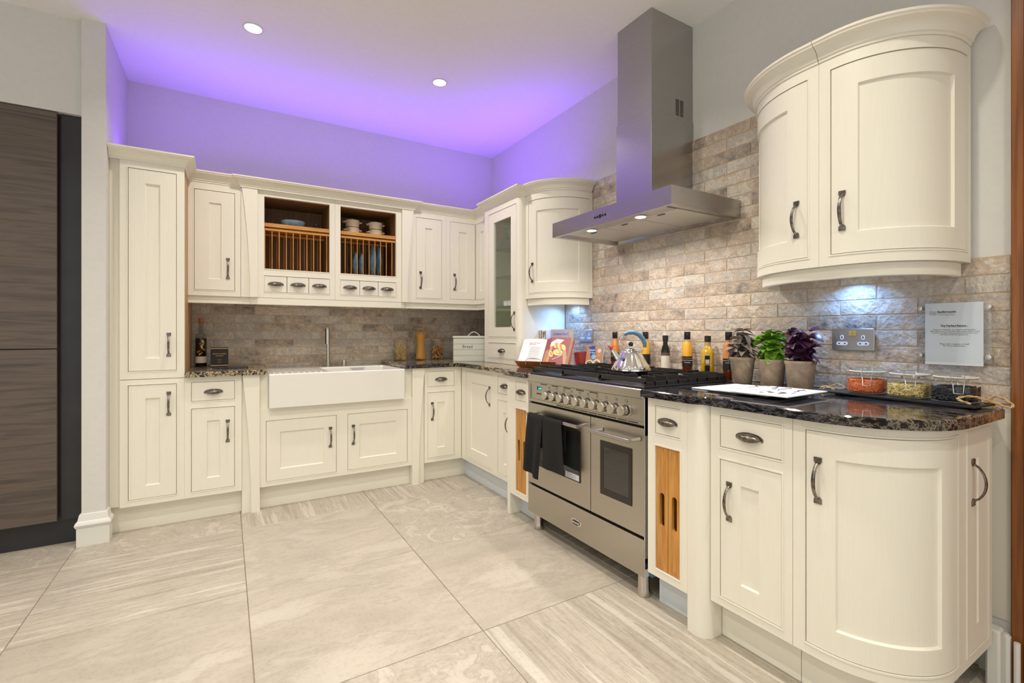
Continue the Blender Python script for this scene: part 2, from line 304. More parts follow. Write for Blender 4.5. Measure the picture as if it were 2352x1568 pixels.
M['pane'] = pane('clear_glass', (0.965, 0.98, 0.97))
M['bottlepane'] = pane('grey_bottle_glass', (0.78, 0.82, 0.82))
M['greenpane'] = pane('greenish_shelf_glass', (0.78, 0.90, 0.84))
M['acrylic'] = pane('clear_acrylic', (0.95, 0.97, 0.98))

# ------------------------------------------------------------------ mesh builder
BASE = {}; WORLD = {}
class MB:
    def __init__(s): s.v = []; s.f = []
    def add(s, vs, fs):
        n = len(s.v); s.v += [Vector(p) for p in vs]; s.f += [[n+i for i in f] for f in fs]; return s
    def box(s, x0, x1, y0, y1, z0, z1, c=0.0):
        x0, x1 = sorted((x0, x1)); y0, y1 = sorted((y0, y1)); z0, z1 = sorted((z0, z1))
        if c <= 0:
            return s.add([(x0, y0, z0), (x1, y0, z0), (x1, y1, z0), (x0, y1, z0), (x0, y0, z1), (x1, y0, z1), (x1, y1, z1), (x0, y1, z1)],
                         [(0, 3, 2, 1), (4, 5, 6, 7), (0, 1, 5, 4), (1, 2, 6, 5), (2, 3, 7, 6), (3, 0, 4, 7)])
        X = (x0, x1); Y = (y0, y1); Z = (z0, z1); vs = []; idx = {}
        for i in (0, 1):
            for j in (0, 1):
                for k in (0, 1):
                    sx = c if i == 0 else -c; sy = c if j == 0 else -c; sz = c if k == 0 else -c
                    idx[(i, j, k, 'x')] = len(vs); vs.append((X[i], Y[j]+sy, Z[k]+sz))
                    idx[(i, j, k, 'y')] = len(vs); vs.append((X[i]+sx, Y[j], Z[k]+sz))
                    idx[(i, j, k, 'z')] = len(vs); vs.append((X[i]+sx, Y[j]+sy, Z[k]))
        fs = []; q = lambda *a: fs.append([idx[t] for t in a])
        for i in (0, 1): q((i, 0, 0, 'x'), (i, 1, 0, 'x'), (i, 1, 1, 'x'), (i, 0, 1, 'x'))
        for j in (0, 1): q((0, j, 0, 'y'), (1, j, 0, 'y'), (1, j, 1, 'y'), (0, j, 1, 'y'))
        for k in (0, 1): q((0, 0, k, 'z'), (1, 0, k, 'z'), (1, 1, k, 'z'), (0, 1, k, 'z'))
        for i in (0, 1):
            for j in (0, 1): q((i, j, 0, 'x'), (i, j, 0, 'y'), (i, j, 1, 'y'), (i, j, 1, 'x'))
            for k in (0, 1): q((i, 0, k, 'x'), (i, 0, k, 'z'), (i, 1, k, 'z'), (i, 1, k, 'x'))
        for j in (0, 1):
            for k in (0, 1): q((0, j, k, 'y'), (0, j, k, 'z'), (1, j, k, 'z'), (1, j, k, 'y'))
        for i in (0, 1):
            for j in (0, 1):
                for k in (0, 1): q((i, j, k, 'x'), (i, j, k, 'y'), (i, j, k, 'z'))
        return s.add(vs, fs)
    def lathe(s, prof, c=(0, 0, 0), seg=24, sx=1, sy=1, power=None, rot=0):
        vs = []; n = len(prof)
        for k in range(seg):
            a = 2*PI*k/seg; ca, sa = math.cos(a), math.sin(a)
            if power:
                rr = (abs(ca)**power + abs(sa)**power)**(-1.0/power); ca *= rr; sa *= rr
            if rot: ca, sa = ca*math.cos(rot)-sa*math.sin(rot), ca*math.sin(rot)+sa*math.cos(rot)
            for (r, z) in prof: vs.append((c[0]+r*ca*sx, c[1]+r*sa*sy, c[2]+z))
        fs = []
        for k in range(seg):
            k2 = (k+1) % seg
            for i in range(n-1): fs.append((k*n+i, k2*n+i, k2*n+i+1, k*n+i+1))
        if prof[0][0] > 1e-6: fs.append([k*n for k in range(seg)][::-1])
        if prof[-1][0] > 1e-6: fs.append([k*n+n-1 for k in range(seg)])
        return s.add(vs, fs)
    def tube(s, pts, r, seg=8, closed=False, flat=None):
        pts = [Vector(p) for p in pts]; n = len(pts); rr = r if isinstance(r, (list, tuple)) else [r]*n
        vs = []; up = None
        for i, p in enumerate(pts):
            if closed: t = pts[(i+1) % n]-pts[i-1]
            else: t = pts[min(i+1, n-1)]-pts[max(i-1, 0)]
            if t.length < 1e-9: t = Vector((0, 0, 1))
            t.normalize()
            if up is None:
                up = Vector((0, 0, 1)) if abs(t.z) < 0.9 else Vector((1, 0, 0))
            b = t.cross(up); b.normalize(); up = b.cross(t); up.normalize()
            for k in range(seg):
                a = 2*PI*k/seg; vs.append(p+b*math.cos(a)*rr[i]*(flat or 1)+up*math.sin(a)*rr[i])
        fs = []
        for i in range(n if closed else n-1):
            j = (i+1) % n
            for k in range(seg):
                k2 = (k+1) % seg; fs.append((i*seg+k, i*seg+k2, j*seg+k2, j*seg+k))
        if not closed: fs.append(list(range(seg))[::-1]); fs.append([(n-1)*seg+k for k in range(seg)])
        return s.add(vs, fs)
    def prism(s, poly, z0, z1, c=0.0):
        """plan polygon extruded in z, optional top chamfer"""
        n = len(poly); vs = [(p[0], p[1], z0) for p in poly]
        if c > 0:
            ins = inset(poly, c)
            vs += [(p[0], p[1], z1-c) for p in poly] + [(p[0], p[1], z1) for p in ins]
            fs = [list(range(n))[::-1], [2*n+i for i in range(n)]]
            for i in range(n):
                j = (i+1) % n; fs += [(i, j, n+j, n+i), (n+i, n+j, 2*n+j, 2*n+i)]
        else:
            vs += [(p[0], p[1], z1) for p in poly]
            fs = [list(range(n))[::-1], [n+i for i in range(n)]] + [(i, (i+1) % n, n+(i+1) % n, n+i) for i in range(n)]
        return s.add(vs, fs)
    def ringplate(s, outer, inner, z0, z1):
        n = len(outer); vs = [(*p, z1) for p in outer]+[(*p, z1) for p in inner]+[(*p, z0) for p in outer]+[(*p, z0) for p in inner]; fs = []
        for i in range(n):
            j = (i+1) % n
            fs += [(i, j, n+j, n+i), (2*n+i, 3*n+i, 3*n+j, 2*n+j), (i, 2*n+i, 2*n+j, j), (n+i, n+j, 3*n+j, 3*n+i)]
        return s.add(vs, fs)
    def ell(s, c, r, seg=12, rings=8, top=None):
        prof = []
        for i in range(rings+1):
            a = -PI/2+PI*i/rings; prof.append((max(math.cos(a), 0.0)*1.0, math.sin(a)))
        n0 = len(s.v); m = MB(); m.lathe([(max(p[0], 1e-4), p[1]) for p in prof], seg=seg)
        return s.add([(c[0]+v.x*r[0], c[1]+v.y*r[1], c[2]+v.z*r[2]) for v in m.v], m.f)
    def xf(s, mt):
        s.v = [mt @ v for v in s.v]; return s
    def join(s, o): return s.add(o.v, o.f)

def inset(poly, c):
    n = len(poly); A = sum(poly[i][0]*poly[(i+1) % n][1]-poly[(i+1) % n][0]*poly[i][1] for i in range(n)); sg = 1 if A > 0 else -1
    out = []
    for i in range(n):
        p0 = Vector(poly[i-1][:2]); p1 = Vector(poly[i][:2]); p2 = Vector(poly[(i+1) % n][:2])
        d1 = (p1-p0).normalized(); d2 = (p2-p1).normalized()
        n1 = Vector((-d1.y, d1.x))*sg; n2 = Vector((-d2.y, d2.x))*sg; b = n1+n2
        if b.length < 1e-6: b = n1
        b.normalize(); k = c/max(0.4, b.dot(n1)); q = p1+b*k; out.append((q.x, q.y))
    return out

def mkmesh(name, mb, mat, off=Vector((0, 0, 0)), recalc=True, smooth=35):
    me = bpy.data.meshes.new(name); me.from_pydata([v-off for v in mb.v], [], mb.f); me.update()
    if recalc:
        bm = bmesh.new(); bm.from_mesh(me); bmesh.ops.recalc_face_normals(bm, faces=bm.faces); bm.to_mesh(me); bm.free()
    if smooth:
        me.shade_smooth()
        try: me.set_sharp_from_angle(angle=R(smooth))
        except Exception: pass
    if mat: me.materials.append(mat)
    return me
def thing(name, label, cat, loc, group=None):
    o = bpy.data.objects.new(name, None); COL.objects.link(o); o.location = loc; o.empty_display_size = 0.05
    o['label'] = label; o['category'] = cat
    if group: o['group'] = group
    BASE[o.name] = Vector(loc); WORLD[o.name] = Matrix.Translation(Vector(loc)); return o
def part(name, mb, mat, parent, label=None, recalc=True, smooth=35, kind=None):
    b = BASE[parent.name]; me = mkmesh(name, mb, M[mat] if isinstance(mat, str) else mat, b, recalc, smooth)
    o = bpy.data.objects.new(name, me); COL.objects.link(o); o.parent = parent; BASE[o.name] = b; WORLD[o.name] = Matrix.Translation(b)
    o.matrix_local = WORLD[parent.name].inverted() @ WORLD[o.name]
    if label: o['label'] = label
    if kind: o['kind'] = kind
    return o
def single(name, mb, mat, label, cat, group=None, kind=None, recalc=True, smooth=35):
    xs = [v.x for v in mb.v]; ys = [v.y for v in mb.v]; zs = [v.z for v in mb.v]
    b = Vector(((min(xs)+max(xs))/2, (min(ys)+max(ys))/2, min(zs)))
    me = mkmesh(name, mb, M[mat] if isinstance(mat, str) else mat, b, recalc, smooth)
    o = bpy.data.objects.new(name, me); COL.objects.link(o); o.location = b; BASE[o.name] = b; WORLD[o.name] = Matrix.Translation(b)
    if label: o['label'] = label
    if cat: o['category'] = cat
    if group: o['group'] = group
    if kind: o['kind'] = kind
    return o
def struct(name, mb, mat, **kw): return single(name, mb, mat, None, None, kind='structure', **kw)
def inst(name, me, parent, mt, label=None):
    o = bpy.data.objects.new(name, me); COL.objects.link(o); o.parent = parent; b = BASE[parent.name]; BASE[o.name] = b; WORLD[o.name] = mt.copy()
    o.matrix_local = WORLD[parent.name].inverted() @ mt
    if label: o['label'] = label
    return o
def frame(o, x, y, z):
    x = Vector(x).normalized(); y = Vector(y).normalized(); z = Vector(z).normalized()
    return Matrix(((x.x, y.x, z.x, o[0]), (x.y, y.y, z.y, o[1]), (x.z, y.z, z.z, o[2]), (0, 0, 0, 1)))
def text(body, size, mt, mat, parent, name='lettering', shear=0, ext=0.0002, align='CENTER', bold=0):
    cu = bpy.data.curves.new('t', 'FONT'); cu.body = body; cu.size = size; cu.extrude = ext; cu.align_x = align; cu.align_y = 'CENTER'; cu.shear = shear; cu.offset = bold; cu.resolution_u = 2
    t = bpy.data.objects.new('t', cu); COL.objects.link(t); bpy.context.view_layer.update()
    me = bpy.data.meshes.new_from_object(t.evaluated_get(bpy.context.evaluated_depsgraph_get())); bpy.data.objects.remove(t); bpy.data.curves.remove(cu)
    me.materials.clear(); me.materials.append(M[mat]); me.name = name
    return inst(name, me, parent, mt)

class Path:
    """plan path; outward normal lies to the right of travel"""
    def __init__(s, pts, a0=0.0):
        s.p = [Vector(q) for q in pts]; s.a = [a0]
        for i in range(1, len(pts)): s.a.append(s.a[-1]+(s.p[i]-s.p[i-1]).length)
        s.curved = len(pts) > 2; s.n = []
        for i in range(len(pts)):
            t = (s.p[min(i+1, len(pts)-1)]-s.p[max(i-1, 0)]).normalized(); s.n.append(Vector((t.y, -t.x)))
    @property
    def end(s): return s.a[-1]
    def pn(s, a):
        i = 0
        while i < len(s.p)-2 and a > s.a[i+1]: i += 1
        t = (a-s.a[i])/(s.a[i+1]-s.a[i]); p = s.p[i].lerp(s.p[i+1], t); tc = min(max(t, 0), 1)
        n = s.n[i].lerp(s.n[i+1], tc).normalized(); return p, n
    def at(s, a, o, z):
        p, n = s.pn(a); return Vector((p.x+n.x*o, p.y+n.y*o, z))
    def mt(s, a, o, z):
        p, n = s.pn(a); d = Vector((-n.y, n.x, 0)); return frame((p.x+n.x*o, p.y+n.y*o, z), d, (0, 0, 1), (n.x, n.y, 0))
    def samples(s, a0, a1, step=0.02):
        if not s.curved: return [a0, a1]
        k = max(1, int(math.ceil((a1-a0)/step))); return [a0+(a1-a0)*i/k for i in range(k+1)]
    def near(s, x, y):
        best = None; q = Vector((x, y))
        for i in range(400):
            a = s.a[0]+(s.end-s.a[0])*i/399; d = (s.pn(a)[0]-q).length
            if best is None or d < best[0]: best = (d, a)
        return best[1]
def earc(cx, cy, rx, ry, t0, t1, n=16):
    return [(cx+rx*math.cos(R(t0+(t1-t0)*i/n)), cy+ry*math.sin(R(t0+(t1-t0)*i/n))) for i in range(n+1)]

def plate(mb, P, a0, a1, z0, z1, holes, of, ob, back=False, holeskirt=True):
    cut = sorted({round(a, 5) for a in [a0, a1]+[h[0] for h in holes]+[h[1] for h in holes]})
    As = []
    for i in range(len(cut)-1):
        sm = P.samples(cut[i], cut[i+1]); As += sm[:-1]
    As.append(cut[-1])
    Zs = sorted({round(z, 5) for z in [z0, z1]+[h[2] for h in holes]+[h[3] for h in holes]})
    na, nz = len(As), len(Zs); n0 = len(mb.v)
    vs = []
    for o in (of, ob):
        for z in Zs:
            for a in As: vs.append(P.at(a, o, z))
    I = lambda s, j, i: s*na*nz+j*na+i
    def solid(j, i):
        if i < 0 or j < 0 or i >= na-1 or j >= nz-1: return 0
        ac = (As[i]+As[i+1])/2; zc = (Zs[j]+Zs[j+1])/2
        for h in holes:
            if h[0] < ac < h[1] and h[2] < zc < h[3]: return -1
        return 1
    fs = []
    for j in range(nz-1):
        for i in range(na-1):
            if solid(j, i) != 1: continue
            fs.append((I(0, j, i), I(0, j, i+1), I(0, j+1, i+1), I(0, j+1, i)))
            if back: fs.append((I(1, j, i), I(1, j+1, i), I(1, j+1, i+1), I(1, j, i+1)))
            for (dj, di, e) in ((-1, 0, ((j, i), (j, i+1))), (1, 0, ((j+1, i+1), (j+1, i))), (0, -1, ((j+1, i), (j, i))), (0, 1, ((j, i+1), (j+1, i+1)))):
                t = solid(j+dj, i+di)
                if t == 1 or (t == -1 and not holeskirt): continue
                (ja, ia), (jb, ib) = e; fs.append((I(0, jb, ib), I(0, ja, ia), I(1, ja, ia), I(1, jb, ib)))
    mb.add(vs, fs); return mb
def sweep(mb, P2, prof, caps=True, closed=False):
    """profile [(o,z)] mitred along the plan polyline P2"""
    pts = [Vector(p) for p in P2]; n = len(pts); k = len(prof); vs = []
    for i in range(n):
        d1 = (pts[i]-pts[i-1]).normalized() if i > 0 or closed else None
        d2 = (pts[(i+1) % n]-pts[i]).normalized() if i < n-1 or closed else None
        if d1 is None: d1 = d2
        if d2 is None: d2 = d1
        n1 = Vector((d1.y, -d1.x)); n2 = Vector((d2.y, -d2.x)); b = (n1+n2).normalized(); q = 1/max(0.3, b.dot(n1))
        for (o, z) in prof: vs.append((pts[i].x+b.x*o*q, pts[i].y+b.y*o*q, z))
    fs = []
    for i in range(n if closed else n-1):
        j = (i+1) % n
        for m in range(k):
            m2 = (m+1) % k; fs.append((i*k+m, j*k+m, j*k+m2, i*k+m2))
    if caps and not closed: fs.append(list(range(k))); fs.append([(n-1)*k+m for m in range(k)][::-1])
    return mb.add(vs, fs)
def facepoly(mb, P, poly, o0, o1):
    n = len(poly); vs = [P.at(a, o1, z) for a, z in poly]+[P.at(a, o0, z) for a, z in poly]
    return mb.add(vs, [list(range(n)), [n+i for i in range(n)][::-1]]+[(i, n+i, n+(i+1) % n, (i+1) % n) for i in range(n)])

# ------------------------------------------------------------------ room shell
H = 2.81
struct('ceiling', MB().box(-6.1, 1.2, -7.2, 0.1, H, H+0.1), 'ceiling')
wr = struct('wall_right', MB().box(0.012, 0.14, -3.528, 0.1, 0, H), 'wall')
wb = struct('wall_back', MB().box(-6.1, 0.012, 0.012, 0.12, 0, H), 'wall')
struct('wall_left', MB().box(-6.1, -6.0, -7.2, 0.1, 0, H), 'wall')
struct('wall_front', MB().box(-6.1, 1.2, -7.3, -7.2, 0, H), 'wall')
struct('wall_right_front', MB().box(0.012, 0.14, -7.2, -4.75, 0, H), 'wall')
struct('wall_pier', MB().box(-2.848, -2.748, -0.665, 0.012, 0, H), 'wall')
struct('wall_left_bulkhead', MB().box(-6.0, -2.848, -0.62, 0.012, 2.303, H), 'wall')

# floor with separate tiles
fl = struct('floor', MB().box(-6.1, 1.2, -7.2, 0.1, -0.08, -0.004), 'floor_grout')
tw, th = 0.757, 0.772
tb = MB().box(-tw/2, tw/2, -th/2, th/2, -0.012, 0.0, 0.0015)
tmesh = {k: mkmesh('tile', tb, M[k], smooth=0) for k in ('tile_x', 'tile_y', 'tile_m', 'tile_f')}
kinds = {(3, 0): 'tile_m', (4, 0): 'tile_y', (5, 0): 'tile_y', (6, 0): 'tile_y',
         (2, 1): 'tile_x', (3, 1): 'tile_x', (4, 1): 'tile_f', (5, 1): 'tile_m',
         (3, 2): 'tile_f', (4, 2): 'tile_f', (5, 2): 'tile_f', (2, 2): 'tile_f',
         (4, 3): 'tile_m', (5, 3): 'tile_y', (3, 3): 'tile_f', (2, 0): 'tile_m', (5, 4): 'tile_x', (4, 4): 'tile_f'}
for i in range(-1, 9):
    for j in range(0, 9):
        cx = -2.87-0.76*3+0.76*i+0.38+0.0; cy = -0.085-0.775*j-0.3875
        if i >= 7 and j < 4: continue
        k = kinds.get((i, j), random.choice(['tile_x', 'tile_f', 'tile_m', 'tile_y']))
        o = inst('tile', tmesh[k], fl, Matrix.Translation((cx, cy, 0)) @ Matrix.Rotation(PI*random.choice([0, 1]), 4, 'Z'))
# row against the back wall (cut tiles)
tb2 = MB().box(-tw/2, tw/2, -0.04, 0.04, -0.012, 0.0, 0.0015); tm2 = mkmesh('tile', tb2, M['tile_m'], smooth=0)
for i in range(-1, 7): inst('tile', tm2, fl, Matrix.Translation((-2.87-0.76*3+0.76*i+0.38, -0.045+0.002, 0)))

# brick tiles: children of the walls
bl, bh = 0.2595, 0.0593
def brickmesh(w_, h_, seed):
    rnd = random.Random(seed); mb = MB(); nx = 5
    c = 0.002; d = 0.0075
    xs = [-w_/2+w_*i/nx for i in range(nx+1)]
    top = [h_/2+rnd.uniform(-0.0009, 0.0006) for _ in xs]; bot = [-h_/2+rnd.uniform(-0.0006, 0.0009) for _ in xs]
    vs = []
    for i, x in enumerate(xs):
        xo = x+(rnd.uniform(0, 0.001) if i == 0 else (-rnd.uniform(0, 0.001) if i == nx else 0))
        xi = xo+(c if i == 0 else (-c if i == nx else 0))
        vs += [(xo, 0, bot[i]), (xi, -d+rnd.uniform(0, 0.0012), bot[i]+c), (xi, -d-rnd.uniform(0, 0.0018), 0), (xi, -d+rnd.uniform(0, 0.0012), top[i]-c), (xo, 0, top[i])]
    fs = []
    for i in range(nx):
        for k in range(4): fs.append((i*5+k, (i+1)*5+k, (i+1)*5+k+1, i*5+k+1))
    fs.append((0, 1, 2, 3, 4)); fs.append([nx*5+k for k in (4, 3, 2, 1, 0)])
    mb.add(vs, fs); return mkmesh('brick_tile', mb, M['brick'], recalc=False, smooth=60)
BM = [brickmesh(bl, bh, s) for s in range(6)]
HM = [brickmesh(0.127, bh, s+20) for s in range(3)]
def course(parent, org, right, out, a0, a1, z, phase):
    a = phase
    while a < a1:
        s0, s1 = max(a, a0), min(a+bl, a1); wd = s1-s0
        if wd > 0.02:
            mt = frame(Vector(org)+Vector(right)*((s0+s1)/2)+Vector((0, 0, z)), right, -Vector(out), (0, 0, 1))
            rnd = random.random()
            if wd > bl-0.002: me = random.choice(BM); sc = 1
            else: me = random.choice(BM); sc = wd/bl
            if random.random() < 0.5: mt = mt @ Matrix.Rotation(0, 4, 'Y')
            inst('brick_tile', me, parent, mt @ Matrix.Diagonal((sc, 1, 1, 1)))
        a += 0.2615
zrow = [0.897+0.0307+0.0613*k for k in range(21)]
for k, z in enumerate(zrow):       # right wall, coordinate a = -y
    ph = (0.408 if k % 2 else 0.277)
    if z < 1.34: segs = [(0.005, 3.526)] if z > 0.9 else []
    elif z < 1.40: segs = [(1.17, 3.526)]
    elif z < 2.19: segs = [(1.17, 3.10)]
    else: segs = []
    for (s0, s1) in segs:
        if s0 < 0.1:      # behind the dresser nothing shows between .62 and 1.15
            course(wr, (0.012, 0, 0), (0, -1, 0), (-1, 0, 0), 0.005, 0.55, z, ph-0.523)
            course(wr, (0.012, 0, 0), (0, -1, 0), (-1, 0, 0), 1.152, s1, z, ph+0.523)
        else: course(wr, (0.012, 0, 0), (0, -1, 0), (-1, 0, 0), s0, s1, z, ph+0.523)
for k, z in enumerate([0.866]+zrow):
    if z > 1.37: break
    course(wb, (-2.395, 0.012, 0), (1, 0, 0), (0, -1, 0), 0.002 if z > 0.88 else 0.45, 2.39 if z > 0.88 else 1.32, z, (-0.13 if k % 2 else -0.262))
# tan mortar bed behind the tiles
part('mortar', MB().box(0.0068, 0.0125, -3.527, -1.15, 0.9, 1.388).box(0.0068, 0.0125, -3.10, -1.15, 1.388, 2.178).box(0.0068, 0.0125, -0.6, 0, 0.9, 1.39), 'grout', wr)
part('mortar', MB().box(-2.397, 0.0067, 0.0068, 0.0125, 0.87, 1.39), 'grout', wb)
struct('trim_1', MB().box(-0.006, 0.012, -3.49, -1.16, 0.8955, 0.903, 0.002), 'grout')

# skirtings
part('warm_light_strip', MB().box(0.002, 0.012, -3.528, -3.42, 0.19, 0.866), 'cream', wr)  # added strip; its cream stands in for warm light on the wall
sk = [(0, 0), (0.018, 0), (0.018, 0.095), (0.022, 0.10), (0.026, 0.112), (0.022, 0.125), (0.014, 0.132), (0.012, 0.145), (0.008, 0.165), (0, 0.168)]
struct('baseboard_left', sweep(MB(), [(-2.848, -0.58), (-2.848, -0.665), (-2.748, -0.665), (-2.748, -0.60)], sk), 'skirt')
struct('baseboard_right', sweep(MB(), [(0.012, -3.45), (0.012, -3.528), (0.05, -3.528)], [(o*0.8, z*1.15) for o, z in sk]), 'skirt')
single('pipe_boxing', MB().box(-0.10, -0.055, -3.525, -3.49, 0.0, 0.19, 0.006).box(-0.05, -0.02, -3.535, -3.50, 0.0, 0.165, 0.008).lathe([(0.008, 0), (0.008, 0.15)], c=(-0.04, -3.55, 0.0), seg=10),
       'skirt', 'cream boxed-in pipe at the foot of the wall beside the wooden door frame', 'pipe boxing')

# door frame at the far right
dr = thing('door_1', '', '', (0.0, -3.56, 0)); del dr['label']; del dr['category']; dr['kind'] = 'structure'
part('door_frame', MB().box(-0.016, 0.14, -3.562, -3.530, 0, H-0.0, 0.003), 'doorwood', dr)
part('door_lining', MB().box(-0.026, 0.14, -3.612, -3.562, 0, H, 0.004), 'doorwood2', dr)
part('door_leaf', MB().box(0.03, 0.075, -4.50, -3.612, 0.01, H-0.05, 0.003), 'doorwood', dr)
part('door_frame', MB().box(-0.016, 0.14, -4.55, -4.50, 0, H, 0.003), 'doorwood', dr)
struct('wall_right_return', MB().box(0.012, 0.14, -4.75, -4.55, 0, H), 'wall')

# ------------------------------------------------------------------ handles
def bow_mesh():
    mb = MB()
    for s in (-1, 1):
        poly = [(-0.011, 0), (0.011, 0), (0.011, 0.013), (0.006, 0.021), (-0.006, 0.021), (-0.011, 0.013)]
        y0 = 0.070
        pts = [(x, (y0-y)*s) for x, y in poly]
        if s < 0: pts = pts[::-1]
        mb.prism(pts, 0.0, 0.0042, 0.001)
        for x in (-0.006, 0.006): mb.lathe([(0.0022, 0.004), (0.0016, 0.0054), (0.0001, 0.0058)], c=(x, s*0.0645, 0), seg=8)
    n = 16; pts = []; rr = []
    for i in range(n+1):
        t = -1+2*i/n; y = t*0.054; z = 0.004+0.026*(1-t*t)**0.72 if abs(t) < 1 else 0.004
        pts.append((y, z)); rr.append(0.0058-0.0012*abs(t))
    vs = []; seg = 10
    for i, (y, z) in enumerate(pts):
        a, b = pts[max(i-1, 0)], pts[min(i+1, n)]; ty, tz = b[0]-a[0], b[1]-a[1]; l = math.hypot(ty, tz); ty /= l; tz /= l
        for k in range(seg):
            an = 2*PI*k/seg; cx = math.cos(an)*rr[i]*1.05; cn = math.sin(an)*rr[i]*0.62
            vs.append((cx, y-tz*cn, z+ty*cn))
    fs = [(i*seg+k, i*seg+(k+1) % seg, (i+1)*seg+(k+1) % seg, (i+1)*seg+k) for i in range(n) for k in range(seg)]
    fs += [list(range(seg)), [n*seg+k for k in range(seg)]]
    mb.add(vs, fs); return mkmesh('handle', mb, M['pewter'])
def cup_mesh(A=0.042):
    mb = MB(); B, C = 0.0155, 0.026; nu, nv = 18, 9; vs = []
    for i in range(nu+1):
        th = PI*i/nu; ct, st = math.cos(th), math.sin(th)
        for j in range(nv+1):
            ph = R(90-150*j/nv); vs.append((-A*ct, B*st*math.sin(ph), 0.003+C*st*max(0, math.cos(ph))))
    fs = [(i*(nv+1)+j, (i+1)*(nv+1)+j, (i+1)*(nv+1)+j+1, i*(nv+1)+j+1) for i in range(nu) for j in range(nv)]
    mb.add(vs, fs)
    P = [(A*1.19*math.cos(R(t)), 0.0185*math.sin(R(t))) for t in range(0, 181, 12)] + [(-A*1.17, -0.005), (-A*1.08, -0.009), (-A*0.98, -0.004), (-A*0.8, 0.006), (A*0.8, 0.006), (A*0.98, -0.004), (A*1.08, -0.009), (A*1.17, -0.005)]
    mb.prism(P, 0, 0.0035, 0.001)
    for x in (-1, 1): mb.lathe([(0.0024, 0.003), (0.0015, 0.005), (0.0001, 0.0055)], c=(x*A*1.08, -0.002, 0), seg=8)
    return mkmesh('cup_handle', mb, M['pewter'])
BOW = bow_mesh(); CUP = cup_mesh()
def bow(parent, P, a, z): return inst('handle', BOW, parent, P.mt(a, -0.001, z))
def cup(parent, P, a, z): return inst('cup_handle', CUP, parent, P.mt(a, -0.001, z))

# ------------------------------------------------------------------ cabinet parts
def face(t, P, a0, a1, z0, z1, ops, mat='cream', bead=True):
    mb = MB(); plate(mb, P, a0, a1, z0, z1, ops, 0.0, -0.022)
    if bead:
        for (b0, b1, y0, y1) in ops:
            w_ = 0.0055; plate(mb, P, b0-w_, b1+w_, y0-w_, y1+w_, [(b0, b1, y0, y1)], 0.0022, 0.0)
    return part('face_frame', mb, mat, t)
def door(t, P, o, hand=None, hz=None, sw=0.076, tr=0.076, br=0.070, name='door', glass=None, mat='cream'):
    g = 0.0024; a0, a1, z0, z1 = o[0]+g, o[1]-g, o[2]+g, o[3]-g
    if glass: h = glass
    else: h = (a0+sw, a1-sw, z0+br, z1-tr)
    mb = MB(); plate(mb, P, a0, a1, z0, z1, [h], -0.001, -0.021, holeskirt=bool(glass))
    m = 0.0045
    if not glass:
        # chamfered moulding round the recessed panel
        As = P.samples(h[0], h[1]); vs = []; fs = []
        ins = [h[0]+m+(h[1]-h[0]-2*m)*i/(len(As)-1) for i in range(len(As))]
        rows = [(As, h[2], ins, h[2]+m), (As, h[3], ins, h[3]-m)]
        for (Ao, zo, Ai, zi) in rows:
            n = len(Ao); b = len(vs); vs += [P.at(a, -0.001, zo) for a in Ao]+[P.at(a, -0.009, zi) for a in Ai]
            fs += [(b+i, b+i+1, b+n+i+1, b+n+i) for i in range(n-1)]
        for (ao, ai) in ((h[0], h[0]+m), (h[1], h[1]-m)):
            b = len(vs); vs += [P.at(ao, -0.001, h[2]), P.at(ao, -0.001, h[3]), P.at(ai, -0.009, h[3]-m), P.at(ai, -0.009, h[2]+m)]; fs.append((b, b+1, b+2, b+3))
        mb.add(vs, fs)
    d = part(name, mb, mat, t)
    if not glass:
        pb = MB(); plate(pb, P, h[0]+m*0.9, h[1]-m*0.9, h[2]+m*0.9, h[3]-m*0.9, [], -0.009, -0.014); part('door_panel', pb, mat, d)
    if hand is not None: bow(d, P, hand, hz)
    return d
def drawer(t, P, o, cz=None, name='drawer', mat='cream_h'):
    g = 0.0022; mb = MB(); plate(mb, P, o[0]+g, o[1]-g, o[2]+g, o[3]-g, [], -0.001, -0.021)
    d = part(name, mb, mat, t); cup(d, P, (o[0]+o[1])/2, cz if cz else (o[2]+o[3])/2-0.006); return d
def carcass(t, poly, z0, z1, mat='cream'): return part('carcass', MB().prism(poly, z0, z1), mat, t)
def outline(P, a0, a1, o, tail):
    q = [P.at(a, o, 0) for a in P.samples(a0, a1, 0.03)]; return [(v.x, v.y) for v in q]+tail

XB = Path([(-3.0, -0.6), (0, -0.6)], -3.0)         # back run, a = x
YW = Path([(-3.0, -0.35), (0, -0.35)], -3.0)       # back wall units
def xpath(x): return Path([(x, 0.0), (x, -4.0)], 0.0)  # right run, a = -y
XR = xpath(-0.6)
ZB0, ZB1 = 0.148, 0.866
DRW = (0.721, 0.836); DOR = (0.181, 0.678); FUL = (0.181, 0.836)

# tall larder
t = thing('larder_cabinet', 'tall cream larder cabinet with two narrow doors beside the white pier', 'cabinet', (-2.55, -0.3, 0.148))
carcass(t, [(-2.699, -0.578), (-2.399, -0.578), (-2.399, 0.0), (-2.699, 0.0)], 0.148, 2.105)
u = (-2.663, -2.437, 0.183, 0.834); l = (-2.663, -2.437, 0.912, 2.066)
face(t, XB, -2.699, -2.399, 0.148, 0.8645, [u]); face(t, XB, -2.699, -2.399, 0.8675, 2.105, [l])
door(t, XB, u, -2.475, 0.718); door(t, XB, l, -2.475, 1.062)
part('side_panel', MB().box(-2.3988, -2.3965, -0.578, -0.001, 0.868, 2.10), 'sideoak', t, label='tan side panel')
part('side_filler', MB().box(-2.7475, -2.699, -0.575, -0.55, 0.15, 2.105), 'cream', t)

